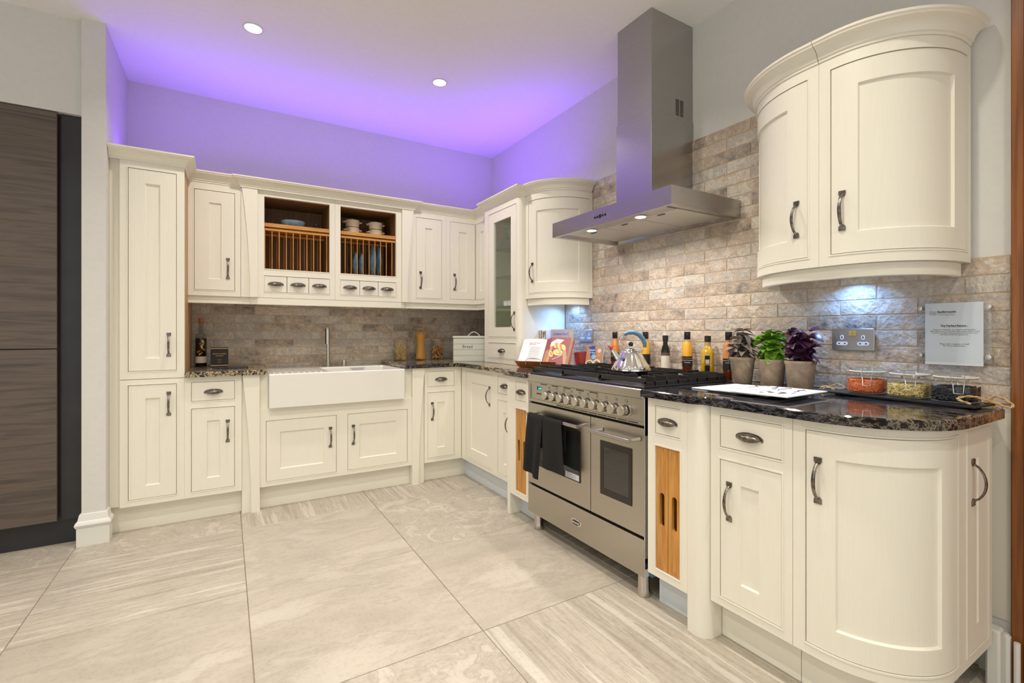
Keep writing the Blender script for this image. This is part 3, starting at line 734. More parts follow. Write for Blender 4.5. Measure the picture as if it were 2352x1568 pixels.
# base cabinet between larder and sink
t = thing('base_cabinet', 'narrow cream base cabinet with one drawer, between the larder and the sink', 'cabinet', (-2.25, -0.3, 0.148), 'cream base cabinets')
carcass(t, [(-2.398, -0.578), (-2.104, -0.578), (-2.104, 0), (-2.398, 0)], ZB0, ZB1)
q = (-2.366, -2.141)
face(t, XB, -2.3985, -2.104, ZB0, ZB1, [(*q, *DRW), (*q, *DOR)]); drawer(t, XB, (*q, *DRW)); door(t, XB, (*q, *DOR), -2.179, 0.528)

# sink cabinet with tapered pilasters
t = thing('sink_cabinet', 'wide cream cabinet with two low doors under the white sink', 'cabinet', (-1.5, -0.3, 0.148))
part('carcass', MB().prism([(-2.0, -0.578), (-1.004, -0.578), (-1.004, 0), (-2.0, 0)], 0.148, 0.645).box(-2.0, -1.965, -0.578, 0, 0.645, 0.866).box(-1.04, -1.004, -0.578, 0, 0.645, 0.866), 'cream', t)
d1 = (-1.969, -1.538, 0.178, 0.568); d2 = (-1.466, -1.037, 0.178, 0.568)
face(t, XB, -2.004, -1.003, 0.148, 0.647, [d1, d2]); door(t, XB, d1, -1.578, 0.420, sw=0.079); door(t, XB, d2, -1.426, 0.420, sw=0.079)
part('sink_cheek', MB().box(-2.003, -1.957, -0.592, -0.57, 0.647, 0.866), 'cream', t)
part('sink_cheek', MB().box(-1.063, -1.004, -0.592, -0.57, 0.647, 0.866), 'cream', t)
def curve_edge(a_in, a_top, a_bot, z0, z1, pw=1.9, n=14):
    pts = [(a_in, z0)]
    for i in range(n+1):
        s_ = i/n; pts.append((a_bot+(a_top-a_bot)*s_**pw, z0+(z1-z0)*s_))
    pts.append((a_in, z1)); return pts
for (ai, at_, ab, bx) in ((-2.005, -2.100, -2.052, (-2.103, -2.005)), (-1.003, -0.9050, -0.955, (-1.003, -0.905))):
    part('pilaster_back', MB().box(bx[0], bx[1], -0.588, -0.50, 0.0, 0.866), 'cream', t)
    part('tapered_pilaster', facepoly(MB(), XB, curve_edge(ai, at_, ab, 0.0, 0.866), -0.012, 0.012), 'cream', t)

# base cabinet right of the sink
t = thing('base_cabinet', 'narrow cream base cabinet with one drawer, between the sink and the inner corner', 'cabinet', (-0.76, -0.3, 0.148), 'cream base cabinets')
carcass(t, [(-0.9035, -0.578), (-0.602, -0.578), (-0.602, 0), (-0.904, 0)], ZB0, ZB1)
q = (-0.880, -0.660)
face(t, XB, -0.9035, -0.602, ZB0, ZB1, [(*q, *DRW), (*q, *DOR)]); drawer(t, XB, (*q, *DRW)); door(t, XB, (*q, *DOR), -0.842, 0.533)

# corner cabinet on the right run
t = thing('corner_cabinet', 'cream corner base cabinet with one full-height door, below the bread bin', 'cabinet', (-0.3, -0.87, 0.148))
carcass(t, [(-0.578, -0.6), (-0.578, -1.147), (0, -1.147), (0, -0.6)], ZB0, ZB1)
q = (0.689, 1.111)
face(t, XR, 0.602, 1.1465, ZB0, ZB1, [(*q, *FUL)]); door(t, XR, (*q, *FUL), 1.066, 0.684)
t = thing('base_cabinet', 'slim cream base cabinet with one drawer, below the glass door dresser', 'cabinet', (-0.3, -1.27, 0.148), 'cream base cabinets')
carcass(t, [(-0.578, -1.148), (-0.578, -1.405), (0, -1.405), (0, -1.148)], ZB0, ZB1)
q = (1.186, 1.372)
face(t, XR, 1.1475, 1.405, ZB0, ZB1, [(*q, *DRW), (*q, *DOR)]); drawer(t, XR, (*q, *DRW)); door(t, XR, (*q, *DOR), 1.336, 0.528, sw=0.07)

# tray units either side of the cooker
def tray_unit(x, y0, y1, q, label, trays, fr0):
    P = xpath(x)
    t = thing('tray_cabinet', label, 'cabinet', (-0.3, -(y0+y1)/2, 0.148), 'cream cabinets with wooden trays')
    face(t, P, fr0, y1, ZB0-0.012, ZB1, [(*q, *DRW), (q[0], q[1], 0.170, 0.672)])
    drawer(t, P, (*q, *DRW))
    zb = MB(); zb.box(x+0.023, -0.09, -y0, -(y0-0.0)-0.018, ZB0, ZB1).box(x+0.023, -0.09, -y1+0.018, -y1, ZB0, ZB1).box(x+0.023, -0.09, -y0, -y1, 0.148, 0.164).box(x+0.023, -0.09, -y0, -y1, 0.69, 0.866)
    part('carcass', zb, 'cream', t)
    for (ta, tb_, lab) in trays:
        ta += 0.0012; tb_ -= 0.0012; z0, z1 = 0.172, 0.670; c = (ta+tb_)/2+0.0
        tt = thing('wooden_tray', lab, 'tray', (x+0.01, -c, z0), 'pull-out wooden trays')
        n = 32; zc = 0.416; hw, hh = 0.0125, 0.068
        inner = []; outer = []
        for i in range(n):
            an = 2*PI*i/n; ca, sa = math.cos(an), math.sin(an)
            inner.append((c+hw*ca, zc+(hh-hw)*(1 if sa > 0 else -1)*(1 if abs(sa) > 0.02 else 0)+hw*sa))
            # matching rectangle point
            kx = (tb_-ta)/2; kz = (z1-z0)/2; mz = (z0+z1)/2
            m_ = max(abs(ca), abs(sa)); outer.append((c+kx*ca/m_, mz+kz*sa/m_))
        mb = MB(); nn = n; vs = []
        for o in (-0.004, -0.018):
            vs += [P.at(a, o, z) for a, z in outer]+[P.at(a, o, z) for a, z in inner]
        fs = []
        for i in range(n):
            j = (i+1) % n; fs += [(i, j, n+j, n+i), (i, 2*n+i, 2*n+j, j), (n+i, n+j, 3*n+j, 3*n+i), (2*n+i, 3*n+i, 3*n+j, 2*n+j)]
        mb.add(vs, fs); part('tray_front', mb, 'oak', tt)
        part('tray_body', MB().box(x+0.018, x+0.5, -ta, -ta-0.006, z0, z1).box(x+0.018, x+0.5, -tb_+0.006, -tb_, z0, z1).box(x+0.018, x+0.5, -ta, -tb_, z0, z0+0.008).box(x+0.018, x+0.5, -ta, -tb_, z1-0.008, z1), 'oak', tt)
        for zz in (z0+0.004, z1-0.018):
            k_ = 0.5; part('joint', MB().box(x+0.0030, x+0.006, -(ta+(tb_-ta)*k_)-0.006, -(ta+(tb_-ta)*k_)+0.006, zz, zz+0.014), 'photocrust', tt)
    return t, P
tray_unit(-0.67, 1.462, 1.676, (1.535, 1.656), 'cream cabinet holding two wooden trays, left of the cooker',
          [(1.535, 1.5955, 'wooden tray with hand slot, farther from the towel, left of the cooker'), (1.5955, 1.656, 'wooden tray with hand slot, half behind the hanging towel')], 1.462)
tL = [o for o in COL.objects if o.name.startswith('tray_cabinet')][0]
part('end_leg', MB().box(-0.668, -0.09, -1.462, -1.430, 0.0, 0.866, 0.0015), 'cream', tL)
t, P = tray_unit(-0.68, 2.608, 2.806, (2.648, 2.772), 'cream cabinet holding two wooden trays, right of the cooker',
          [(2.648, 2.710, 'wooden tray with hand slot right of the cooker, nearer the cooker'), (2.710, 2.772, 'wooden tray with hand slot, beside the rounded cream post')], 2.608)
pp = [(-0.57, -2.8065), (-0.68, -2.8065)]+[(x, y) for x, y in earc(-0.632, -2.842, 0.052, 0.048, 180, 270, 10)]+[(-0.57, -2.890)]
part('rounded_post', MB().prism(pp, 0.0, 0.866), 'cream', t, smooth=50)
part('blue_film_strip', MB().box(-0.675, -0.61, -2.6075, -2.63, 0.118, 0.136), 'blueedge', t, label='blue film left on the underside')

# drawer unit and curved end unit
t = thing('base_cabinet', 'cream base cabinet with one drawer, between the rounded post and the curved end', 'cabinet', (-0.3, -3.04, 0.148), 'cream base cabinets')
PU = xpath(-0.657); q = (2.930, 3.154)
carcass(t, [(-0.634, -2.893), (-0.634, -3.187), (0, -3.187), (0, -2.893)], ZB0, ZB1)
face(t, PU, 2.8915, 3.187, ZB0, ZB1, [(*q, *DRW), (*q, *DOR)]); drawer(t, PU, (*q, *DRW)); door(t, PU, (*q, *DOR), 2.966, 0.533)
cpts = [(-0.657, -3.188), (-0.657, -3.225)]+earc(-0.42, -3.26, 0.237, 0.25, 180, 270, 22)+[(-0.35, -3.51), (-0.113, -3.51)]
PC = Path(cpts, 3.188)
t = thing('curved_end_cabinet', 'large cream base cabinet with a bowed door at the free end of the worktop', 'cabinet', (-0.35, -3.35, 0.148))
aR = PC.near(-0.402, -3.51); e0 = PC.near(-0.327, -3.51); e1 = PC.near(-0.148, -3.51)
carcass(t, outline(PC, 3.188, PC.end, -0.0225, [(-0.113, -3.19), (0, -3.188)]), ZB0, ZB1)
face(t, PC, 3.1885, PC.end, ZB0, ZB1, [(3.226, aR, *FUL), (e0, e1, *FUL)])
door(t, PC, (3.226, aR, *FUL), 3.262, 0.687, sw=0.08)
door(t, PC, (e0, e1, *FUL), e0+0.047, 0.687, sw=0.078)

# plinths
pl = MB().box(-2.7475, -2.104, -0.545, -0.53, 0.0, 0.1475)
single('plinth', pl, 'cream_h', 'cream plinth board under the larder cabinet', 'plinth', 'plinth boards')
single('plinth', MB().box(-2.004, -1.004, -0.545, -0.53, 0.0, 0.1475), 'cream_h', 'cream plinth board under the sink cabinet', 'plinth', 'plinth boards')
single('plinth', MB().box(-0.904, -0.53, -0.545, -0.53, 0.0, 0.1475), 'cream_h', 'short cream plinth board right of the sink, ending at the inner corner', 'plinth', 'plinth boards')
single('plinth', MB().box(-0.545, -0.53, -1.429, -0.546, 0.0, 0.1475), 'plinthwhite', 'bluish white plinth board running from the inner corner to the left tray cabinet', 'plinth', 'plinth boards')
single('plinth', MB().box(-0.585, -0.572, -1.675, -1.463, 0.0, 0.135), 'plinthwhite', 'short white plinth board just left of the cooker foot', 'plinth', 'plinth boards')
single('plinth', MB().box(-0.615, -0.60, -2.805, -2.612, 0.0, 0.135), 'plinthwhite', 'short white plinth board between the cooker foot and the rounded post', 'plinth', 'plinth boards')
single('plinth', MB().box(-0.590, -0.575, -3.178, -2.892, 0.0, 0.1475), 'cream_h', 'cream plinth board under the drawer cabinet right of the rounded post', 'plinth', 'plinth boards')
pc2 = Path([(-0.590, -3.18), (-0.590, -3.225)]+earc(-0.42, -3.26, 0.170, 0.175, 180, 270, 16)+[(-0.30, -3.435), (-0.13, -3.435)])
mb = MB(); plate(mb, pc2, 0, pc2.end, 0, 0.1475, [], 0, -0.015, back=True)
single('plinth', mb, 'cream_h', 'curved cream plinth under the bowed end cabinet', 'plinth', 'plinth boards')

# ------------------------------------------------------------------ worktops
def top(name, poly, label, z0=0.867, z1=0.8965):
    return single(name, MB().prism(poly, z0, z1, 0.004), 'granite', label, 'worktop')
top('worktop', [(-2.396, 0), (-2.396, -0.628), (-1.985, -0.628), (-1.968, -0.622), (-1.960, -0.61), (-1.960, 0)], 'short granite worktop between the larder and the sink')
top('worktop', [(-1.062, 0), (-1.062, -0.628), (-0.63, -0.628), (-0.63, -1.432), (-0.698, -1.432), (-0.698, -1.678), (0, -1.678), (0, 0)][::1], 'L-shaped gold and black granite worktop in the inner corner')
wp = [(0, -1.680), (-0.085, -1.680), (-0.085, -2.592), (-0.708, -2.592), (-0.708, -2.79)]+earc(-0.66, -2.82, 0.048, 0.06, 180, 240, 5)+[(-0.680, -2.905), (-0.686, -2.93), (-0.687, -3.225)]+earc(-0.42, -3.26, 0.267, 0.28, 182, 268, 18)+[(-0.13, -3.540)]+earc(-0.12, -3.50, 0.04, 0.04, 275, 340, 4)+[(-0.045, -3.49), (0, -3.485)]
top('worktop', wp, 'dark granite worktop with a rounded end, right of and behind the cooker')

# ------------------------------------------------------------------ wall units, back run
t = thing('wall_cabinet', 'cream wall cabinet left of the plate rack, beside the larder', 'cabinet', (-2.25, -0.17, 1.372), 'flat door wall cabinets')
WD = (1.410, 2.058)
carcass(t, [(-2.396, -0.328), (-2.105, -0.328), (-2.105, 0), (-2.396, 0)], 1.372, 2.104)
q = (-2.363, -2.136); face(t, YW, -2.396, -2.104, 1.372, 2.105, [(*q, *WD)]); door(t, YW, (*q, *WD), -2.177, 1.555)
def rack_unit(a0, a1, q, label, mirror, plates):
    t = thing('plate_rack_cabinet', label, 'cabinet', ((a0+a1)/2, -0.17, 1.372), 'open plate rack cabinets')
    zo = (1.570, 2.066); zd = (1.411, 1.524)
    face(t, YW, a0, a1, 1.372, 2.105, [(*q, *zo), (*q, *zd)])
    b = MB().box(a0, q[0]-0.002, -0.328, 0, 1.372, 2.104).box(q[1]+0.002, a1, -0.328, 0, 1.372, 2.104).box(a0, a1, -0.328, 0, 2.07, 2.104).box(a0, a1, -0.328, 0, 1.372, 1.40)
    part('carcass', b, 'cream', t)
    part('lining', MB().box(q[0]-0.001, q[1]+0.001, -0.02, -0.012, 1.54, 2.069).box(q[0]-0.0015, q[0]+0.0015, -0.327, -0.012, 1.54, 2.069).box(q[1]-0.0015, q[1]+0.0015, -0.327, -0.012, 1.54, 2.069).box(q[0], q[1], -0.327, -0.012, 2.062, 2.069), 'oakdark', t, label='brown oak lining')
    part('rack_floor', MB().box(q[0], q[1], -0.345, -0.012, 1.555, 1.572), 'oak_h', t)
    part('shelf', MB().box(q[0], q[1], -0.34, -0.02, 1.862, 1.888, 0.001), 'oak_h', t)
    part('rack_rail', MB().box(q[0], q[1], -0.333, -0.321, 1.838, 1.852).box(q[0], q[1], -0.12, -0.108, 1.838, 1.852), 'oak_h', t)
    dow = mkmesh('dowel', MB().lathe([(0.0034, 0), (0.0034, 0.272)], seg=8), M['oak'])
    n = 9
    for i in range(n+1):
        x = q[0]+0.004+(q[1]-q[0]-0.02)*(i)/(n) if not mirror else q[0]+0.038+0.0442*i
        if x > q[1]-0.006: continue
        inst('dowel', dow, t, Matrix.Translation((x, -0.327, 1.57)))
    for i in range(8): inst('dowel', dow, t, Matrix.Translation((q[0]+0.05+0.047*i, -0.114, 1.57)))
    for i in range(3):
        w3 = (q[1]-q[0])/3; drawer(t, YW, (q[0]+w3*i+0.0006*(i > 0)-0.001, q[0]+w3*(i+1)+0.001-0.0006*(i < 2), *zd), cz=1.466)
    for i in range(2):
        pass
    return t
tA = rack_unit(-2.003, -1.5015, (-1.963, -1.539), 'open plate rack cabinet with the blue bowl on its shelf', False, 0)
tB = rack_unit(-1.5005, -1.003, (-1.463, -1.045), 'open plate rack cabinet with the cream casseroles on its shelf', True, 4)
for (tt, ai, at_, ab, bx) in ((tA, -2.004, -2.098, -2.050, (-2.102, -2.004)), (tB, -1.002, -0.906, -0.960, (-1.002, -0.922))):
    part('pilaster_back', MB().box(bx[0], bx[1], -0.352, -0.329, 1.372, 2.104), 'cream', tt)
    part('tapered_pilaster', facepoly(MB(), YW, curve_edge(ai, at_, ab, 1.372, 2.104, 1.9), 0.003, 0.020), 'cream', tt)
part('shelf_pin', MB().lathe([(0.007, 0), (0.007, 0.02), (0.004, 0.024)], seg=10).xf(frame((-1.585, -0.02, 1.975), (1, 0, 0), (0, 0, 1), (0, -1, 0))), 'satin', tA)

t = thing('wall_cabinet', 'cream wall cabinet right of the plate rack, before the inner corner', 'cabinet', (-0.77, -0.17, 1.372), 'flat door wall cabinets')
carcass(t, [(-1.0, -0.328), (-0.626, -0.328), (-0.626, 0), (-1.0, 0)], 1.372, 2.104)
q = (-0.882, -0.662); face(t, YW, -0.921, -0.6255, 1.372, 2.105, [(*q, *WD)]); door(t, YW, (*q, *WD), -0.844, 1.555)
t = thing('corner_wall_cabinet', 'cream L-shaped wall cabinet in the inner corner, left of the glass door dresser', 'cabinet', (-0.3, -0.3, 1.372))
carcass(t, [(-0.625, -0.328), (-0.328, -0.328), (-0.328, -0.61), (0, -0.61), (0, 0), (-0.625, 0)], 1.372, 2.104)
q = (-0.587, -0.351); face(t, YW, -0.625, -0.35, 1.372, 2.105, [(q[0], -0.3475, *WD)], bead=False); door(t, YW, (*q, *WD), -0.546, 1.555, sw=0.08)
PS = xpath(-0.35); face(t, PS, 0.35, 0.61, 1.372, 2.105, [(0.353, 0.575, *WD)], bead=False); door(t, PS, (0.353, 0.575, *WD), sw=0.08)

# glass door dresser standing on the worktop
t = thing('glass_door_dresser', 'tall cream dresser cabinet with a glass door, standing on the corner worktop', 'cabinet', (-0.2, -0.88, 0.898))
PG = Path([(-0.40, -0.612), (-0.40, -1.105)], 0.612)
gd = (0.680, 1.098, 1.100, 2.062); gw = (0.680, 1.098, 0.938, 1.054)
face(t, PG, 0.612, 1.105, 0.898, 2.105, [gd, gw])
d = door(t, PG, gd, 1.072, 1.215, glass=(0.763, 1.022, 1.173, 1.985))
part('glass_pane', MB().box(-0.392, -0.389, -1.022, -0.763, 1.173, 1.985), 'pane', d)
drawer(t, PG, gw, cz=0.993)
b = MB().box(-0.378, 0.0, -0.63, -0.612, 0.898, 2.104).box(-0.378, 0, -1.105, -0.612, 2.075, 2.104).box(-0.378, 0, -1.105, -0.612, 1.062, 1.09).box(-0.378, 0, -1.105, -0.612, 0.898, 0.91).box(-0.012, 0.0, -1.105, -0.612, 0.898, 2.104)
part('carcass', b, 'interior', t)
post = [(-0.40, -1.1055)]+[(x, y) for x, y in earc(-0.362, -1.1055-0.0, 0.038, 0.041, 180, 270, 10)]+[(0, -1.1465), (0, -1.128), (-0.35, -1.128), (-0.378, -1.1055)]
part('rounded_side_panel', MB().prism(post, 0.898, 2.105), 'cream', t, smooth=50)
for z in (1.335, 1.572, 1.796):
    part('glass_shelf', MB().box(-0.34, -0.015, -1.10, -0.635, z-0.006, z), 'greenpane', t)
    part('shelf_bracket', MB().box(-0.345, -0.33, -0.648, -0.631, z-0.02, z+0.008, 0.002), 'satin', t)
# things on the shelves of the dresser
gb = MB().lathe([(0.028, 0), (0.034, 0.01), (0.034, 0.05), (0.014, 0.11), (0.009, 0.15), (0.009, 0.185), (0.012, 0.19)], c=(-0.29, -0.765, 1.797), seg=20)
single('glass_bottle', gb, 'greenpane', 'slender green glass bottle on the upper shelf inside the glass door dresser', 'bottle')
for (x, y, lab) in ((-0.315, -0.822, 'small white cup inside the glass door dresser, farther from the door handle'), (-0.315, -0.888, 'small white cup inside the glass door dresser, nearer the door handle')):
    tt = thing('small_cup', lab, 'cup', (x, y, 1.336), 'small cups behind the glass door')
    part('bowl', MB().lathe([(0.018, 0), (0.024, 0.003), (0.027, 0.042), (0.025, 0.042), (0.021, 0.006), (0.0001, 0.005)], c=(x, y, 1.336), seg=20), 'plastic', tt)
    part('rim', MB().lathe([(0.0275, 0.040), (0.028, 0.042), (0.0265, 0.043)], c=(x, y, 1.336), seg=20), 'satin', tt)
single('orange_dish', MB().lathe([(0.02, 0), (0.03, 0.012), (0.018, 0.05), (0.004, 0.07), (0.0001, 0.071)], c=(-0.255, -0.845, 1.336), seg=18), 'orangepl', 'small orange ornament behind the white cups in the glass door dresser', 'ornament')

# small curved wall unit
P1 = Path([(-0.35, -1.1475), (-0.35, -1.20)]+earc(-0.045, -1.20, 0.305, 0.265, 180, 270, 20)+[(0.0, -1.465)], 0)
t = thing('curved_wall_cabinet', 'cream wall cabinet with one bowed door, left of the cooker hood', 'cabinet', (-0.17, -1.3, 1.372), 'bowed wall cabinets')
a1 = P1.end; o1 = (0.038, a1-0.032, 1.410, 2.058)
carcass(t, outline(P1, 0, a1, -0.0225, [(0, -1.1475)]), 1.372, 2.104)
face(t, P1, 0, a1, 1.372, 2.105, [o1]); door(t, P1, o1, 0.083, 1.552, sw=0.078)
# pair of curved wall units at the right
PL = Path([(0, -2.733)]+earc(-0.03, -3.07, 0.31, 0.337, 90, 180, 22)+[(-0.34, -3.1085)], 0)
t = thing('curved_wall_cabinet', 'cream wall cabinet with a bowed door, right next to the cooker hood', 'cabinet', (-0.17, -2.95, 1.372), 'bowed wall cabinets')
aa = PL.end; ol = (0.05, aa-0.038, 1.410, 2.070)
carcass(t, outline(PL, 0, aa, -0.0225, [(0, -3.1085)]), 1.372, 2.104)
face(t, PL, 0, aa, 1.372, 2.110, [ol]); door(t, PL, ol, aa-0.081, 1.560, sw=0.080)
PR = Path([(-0.34, -3.1095), (-0.34, -3.16)]+earc(-0.05, -3.16, 0.29, 0.27, 180, 270, 22)+[(0.0, -3.430)], 0)
t = thing('curved_wall_cabinet', 'largest cream wall cabinet with a wide bowed door, at the right end of the wall', 'cabinet', (-0.17, -3.25, 1.372), 'bowed wall cabinets')
ar = PR.end; orr = (0.038, ar-0.036, 1.410, 2.070)
carcass(t, outline(PR, 0, ar, -0.0225, [(0, -3.1095)]), 1.372, 2.104)
face(t, PR, 0, ar, 1.372, 2.110, [orr]); door(t, PR, orr, 0.075, 1.560, sw=0.080)

# cornices and pelmets
cor = [(-0.02, 2.1055), (0.004, 2.1055), (0.005, 2.114), (0.010, 2.117), (0.012, 2.124), (0.016, 2.134), (0.024, 2.144), (0.036, 2.151), (0.044, 2.154), (0.046, 2.160), (0.050, 2.163), (0.051, 2.171), (-0.02, 2.171)]
single('cornice', sweep(MB(), [(-2.747, -0.60), (-2.399, -0.60), (-2.399, -0.36)], cor), 'cream_h', 'cream cornice on top of the larder cabinet', 'cornice', 'cream cornices')
single('cornice', sweep(MB(), [(-2.395, -0.35), (-2.104, -0.35), (-2.104, -0.372), (-0.902, -0.372), (-0.902, -0.35), (-0.35, -0.35), (-0.35, -0.56)], [(o, z-0.002) for o, z in cor]), 'cream_h', 'long cream cornice above the plate rack and the back wall cabinets', 'cornice', 'cream cornices')
single('cornice', sweep(MB(), [(-0.30, -0.612), (-0.40, -0.612), (-0.40, -1.1455), (-0.335, -1.1455)], cor), 'cream_h', 'straight cream cornice above the glass door dresser', 'cornice', 'cream cornices')
def cpath(P, a0, a1): return [tuple(P.at(a, 0, 0))[:2] for a in P.samples(a0, a1, 0.025)]
single('cornice', sweep(MB(), cpath(P1, 0.0, a1-0.01), cor), 'cream_h', 'curved cream cornice on the bowed cabinet left of the cooker hood', 'cornice', 'cream cornices', smooth=28)
cor2 = [(o*1.0, 2.1055+(z-2.1055)*1.0+0.005) for o, z in cor]
single('cornice', sweep(MB(), cpath(PL, 0.01, aa-0.0005), cor2), 'cream_h', 'left half of the curved cornice above the two big bowed cabinets', 'cornice', 'cream cornices', smooth=28)
single('cornice', sweep(MB(), cpath(PR, 0.0005, ar-0.01), cor2), 'cream_h', 'right half of the curved cornice, reaching the wall by the wooden door frame', 'cornice', 'cream cornices', smooth=28)
pel = [(-0.034, 1.324), (-0.016, 1.324), (-0.014, 1.326), (-0.014, 1.371), (-0.034, 1.371)]
single('pelmet', sweep(MB(), [(-2.398, -0.35), (-2.06, -0.35), (-2.06, -0.362), (-0.965, -0.362), (-0.965, -0.35), (-0.35, -0.35), (-0.35, -0.61)], pel), 'cream_h', 'long straight cream pelmet under the plate rack and back wall cabinets', 'pelmet', 'cream pelmets')
single('pelmet', sweep(MB(), cpath(P1, 0.004, a1-0.02), pel), 'cream_h', 'curved cream pelmet under the bowed cabinet left of the cooker hood', 'pelmet', 'cream pelmets')
single('pelmet', sweep(MB(), cpath(PL, 0.012, aa)[:-1]+cpath(PR, 0, ar-0.02), [(o-0.006, z+0.002 if z < 1.33 else z) for o, z in pel]), 'cream_h', 'wide curved cream pelmet under the two big bowed cabinets', 'pelmet', 'cream pelmets')
for y, lab in ((-3.09, 'round spotlight under the two big bowed cabinets'), (-1.29, 'round spotlight under the small bowed cabinet left of the hood')):
    tt = thing('cabinet_spotlight', lab, 'light', (-0.075, y, 1.36), 'under cabinet spotlights')
    part('housing', MB().lathe([(0.034, 0), (0.036, -0.003), (0.036, -0.004), (0.028, -0.005)], c=(-0.075, y, 1.3715), seg=24), 'satin', tt)
    part('lens', MB().lathe([(0.026, -0.0052), (0.0001, -0.0055)], c=(-0.075, y, 1.3715), seg=20), 'lampblue', tt)
for (x0, x1, y0, y1, lab) in ((-2.38, -0.38, -0.275, -0.265, 'violet glowing strip on top of the back wall cabinets'), (-2.69, -2.44, -0.335, -0.325, 'violet glowing strip on top of the larder'), (-0.255, -0.245, -1.37, -0.23, 'violet glowing strip on top of the dresser')):
    single('light_strip', MB().box(x0, x1, y0, y1, 2.105, 2.112), 'led', lab, 'light', 'violet light strips')

# recessed ceiling lights
for i, (x, y) in enumerate(DOWN[:2]):   # only these two are in view
    lab = {0: 'recessed round ceiling light above the left end of the sink wall', 1: 'recessed round ceiling light nearer the inner corner and the hood'}.get(i, 'recessed round ceiling light out of view, overhead or behind the photographer')
    tt = thing('ceiling_light', lab, 'light', (x, y, H-0.006), 'recessed ceiling lights')
    part('trim_ring', MB().lathe([(0.050, 0), (0.052, -0.003), (0.044, -0.005), (0.040, -0.001)], c=(x, y, H), seg=28), 'skirt', tt)
    part('lens', MB().lathe([(0.041, -0.0035), (0.0001, -0.0045)], c=(x, y, H), seg=24), 'lamp', tt)

# ------------------------------------------------------------------ dark kitchen at the far left
t = thing('dark_tall_cabinet', 'tall dark grey-brown wood effect cabinet at the left edge, beside the white pier', 'cabinet', (-3.4, -0.3, 0.0))
part('carcass', MB().box(-4.6, -2.853, -0.578, 0.0, 0.13, 2.3), 'anth', t)
part('end_panel', MB().box(-2.944, -2.852, -0.594, -0.579, 0.13, 2.3), 'anth', t)
part('plinth', MB().box(-4.6, -2.852, -0.575, -0.555, 0.0, 0.13), 'anth', t)
def dkdoor(x0, x1, z0, z1):
    d = part('door', MB().box(x0, x1, -0.619, -0.600, z0, z1, 0.001), 'darkwood', t)
    part('edge_band', MB().box(x1-0.0005, x1+0.0012, -0.619, -0.600, z0, z1), 'darkedge', d)
for x0, x1 in ((-3.548, -2.956), (-4.15, -3.552)):
    dkdoor(x0, x1, 0.135, 1.044); dkdoor(x0, x1, 1.049, 2.296)

# ------------------------------------------------------------------ sink and tap
t = thing('sink', 'large white fireclay farmhouse sink with a ribbed drainer', 'sink', (-1.51, -0.33, 0.65))
def rrect(x0, x1, y0, y1, r, n=5):
    return earc(x1-r, y1-r, r, r, 0, 90, n)+earc(x0+r, y1-r, r, r, 90, 180, n)+earc(x0+r, y0+r, r, r, 180, 270, n)+earc(x1-r, y0+r, r, r, 270, 360, n)
X0, X1, Y0, Y1 = -1.955, -1.067, -0.640, -0.003
ou = rrect(X0, X1, Y0, Y1, 0.012); n = len(ou)
def ring(mb, A, za, B, zb):
    k = len(A); mb.add([(*p, za) for p in A]+[(*p, zb) for p in B], [(i, (i+1) % k, k+(i+1) % k, k+i) for i in range(k)])
mb = MB()
ou2 = inset(ou, 0.005)
ring(mb, ou, 0.652, ou, 0.862); ring(mb, ou, 0.862, ou2, 0.868)
mb.add([(*p, 0.652) for p in ou], [list(range(n))[::-1]])
bw = rrect(-1.585, -1.092, -0.615, -0.165, 0.03); bwi = inset(bw, 0.006)
ring(mb, ou2, 0.868, bw, 0.868); ring(mb, bw, 0.868, bwi, 0.858); ring(mb, bwi, 0.858, inset(bwi, 0.012), 0.68)
bi = inset(bwi, 0.012); mb.add([(*p, 0.68) for p in bi], [list(range(len(bi)))])
part('basin', mb, 'ceramic', t, smooth=40)
rb = MB()
for i in range(9): rb.box(-1.93+0.036*i, -1.916+0.036*i, -0.60, -0.20, 0.868, 0.8725, 0.002)
part('drainer_ribs', rb, 'ceramic', t, kind='stuff')
part('weir_notch', MB().add([(-1.36, -0.1835, 0.858), (-1.24, -0.1835, 0.858), (-1.262, -0.1845, 0.838), (-1.338, -0.1845, 0.838)], [(0, 1, 2, 3)]), 'filter', t)
part('waste', MB().lathe([(0.042, 0), (0.042, 0.003), (0.034, 0.004), (0.03, 0.001), (0.0001, 0.001)], c=(-1.34, -0.39, 0.681), seg=24), 'chrome', t)
t = thing('kitchen_tap', 'tall slim brushed steel tap with a pull-out head behind the sink', 'tap', (-1.505, -0.095, 0.868))
part('base_ring', MB().lathe([(0.026, 0), (0.026, 0.004), (0.018, 0.006)], c=(-1.505, -0.095, 0.8685), seg=24), 'satin', t)
pts = [(-1.505, -0.095, 0.87), (-1.505, -0.095, 1.06)]
for i in range(9):
    a = R(90*i/8); pts.append((-1.505-0.0*math.sin(a), -0.095-0.05*(1-math.cos(a)), 1.085+0.045*math.sin(a)))
pts.append((-1.512, -0.165, 1.128))
part('spout_column', MB().tube(pts, [0.013]*2+[0.0125]*9+[0.012], 14), 'satin', t)
part('spray_head', MB().lathe([(0.013, 0), (0.016, 0.004), (0.016, 0.10), (0.0155, 0.128), (0.013, 0.13)], c=(-1.522, -0.175, 1.040), seg=20), 'satin', t)
part('button_strip', MB().box(-1.5405, -1.5365, -0.179, -0.171, 1.045, 1.16), 'black', t)
part('green_ring', MB().lathe([(0.0165, 0), (0.0165, 0.003)], c=(-1.522, -0.175, 1.158), seg=20), 'stem', t)
t = thing('tap_control', 'short brushed steel tap control knob beside the tall tap', 'tap', (-1.385, -0.095, 0.868))
part('base_ring', MB().lathe([(0.024, 0), (0.024, 0.003), (0.017, 0.004)], c=(-1.385, -0.095, 0.8685), seg=20), 'satin', t)
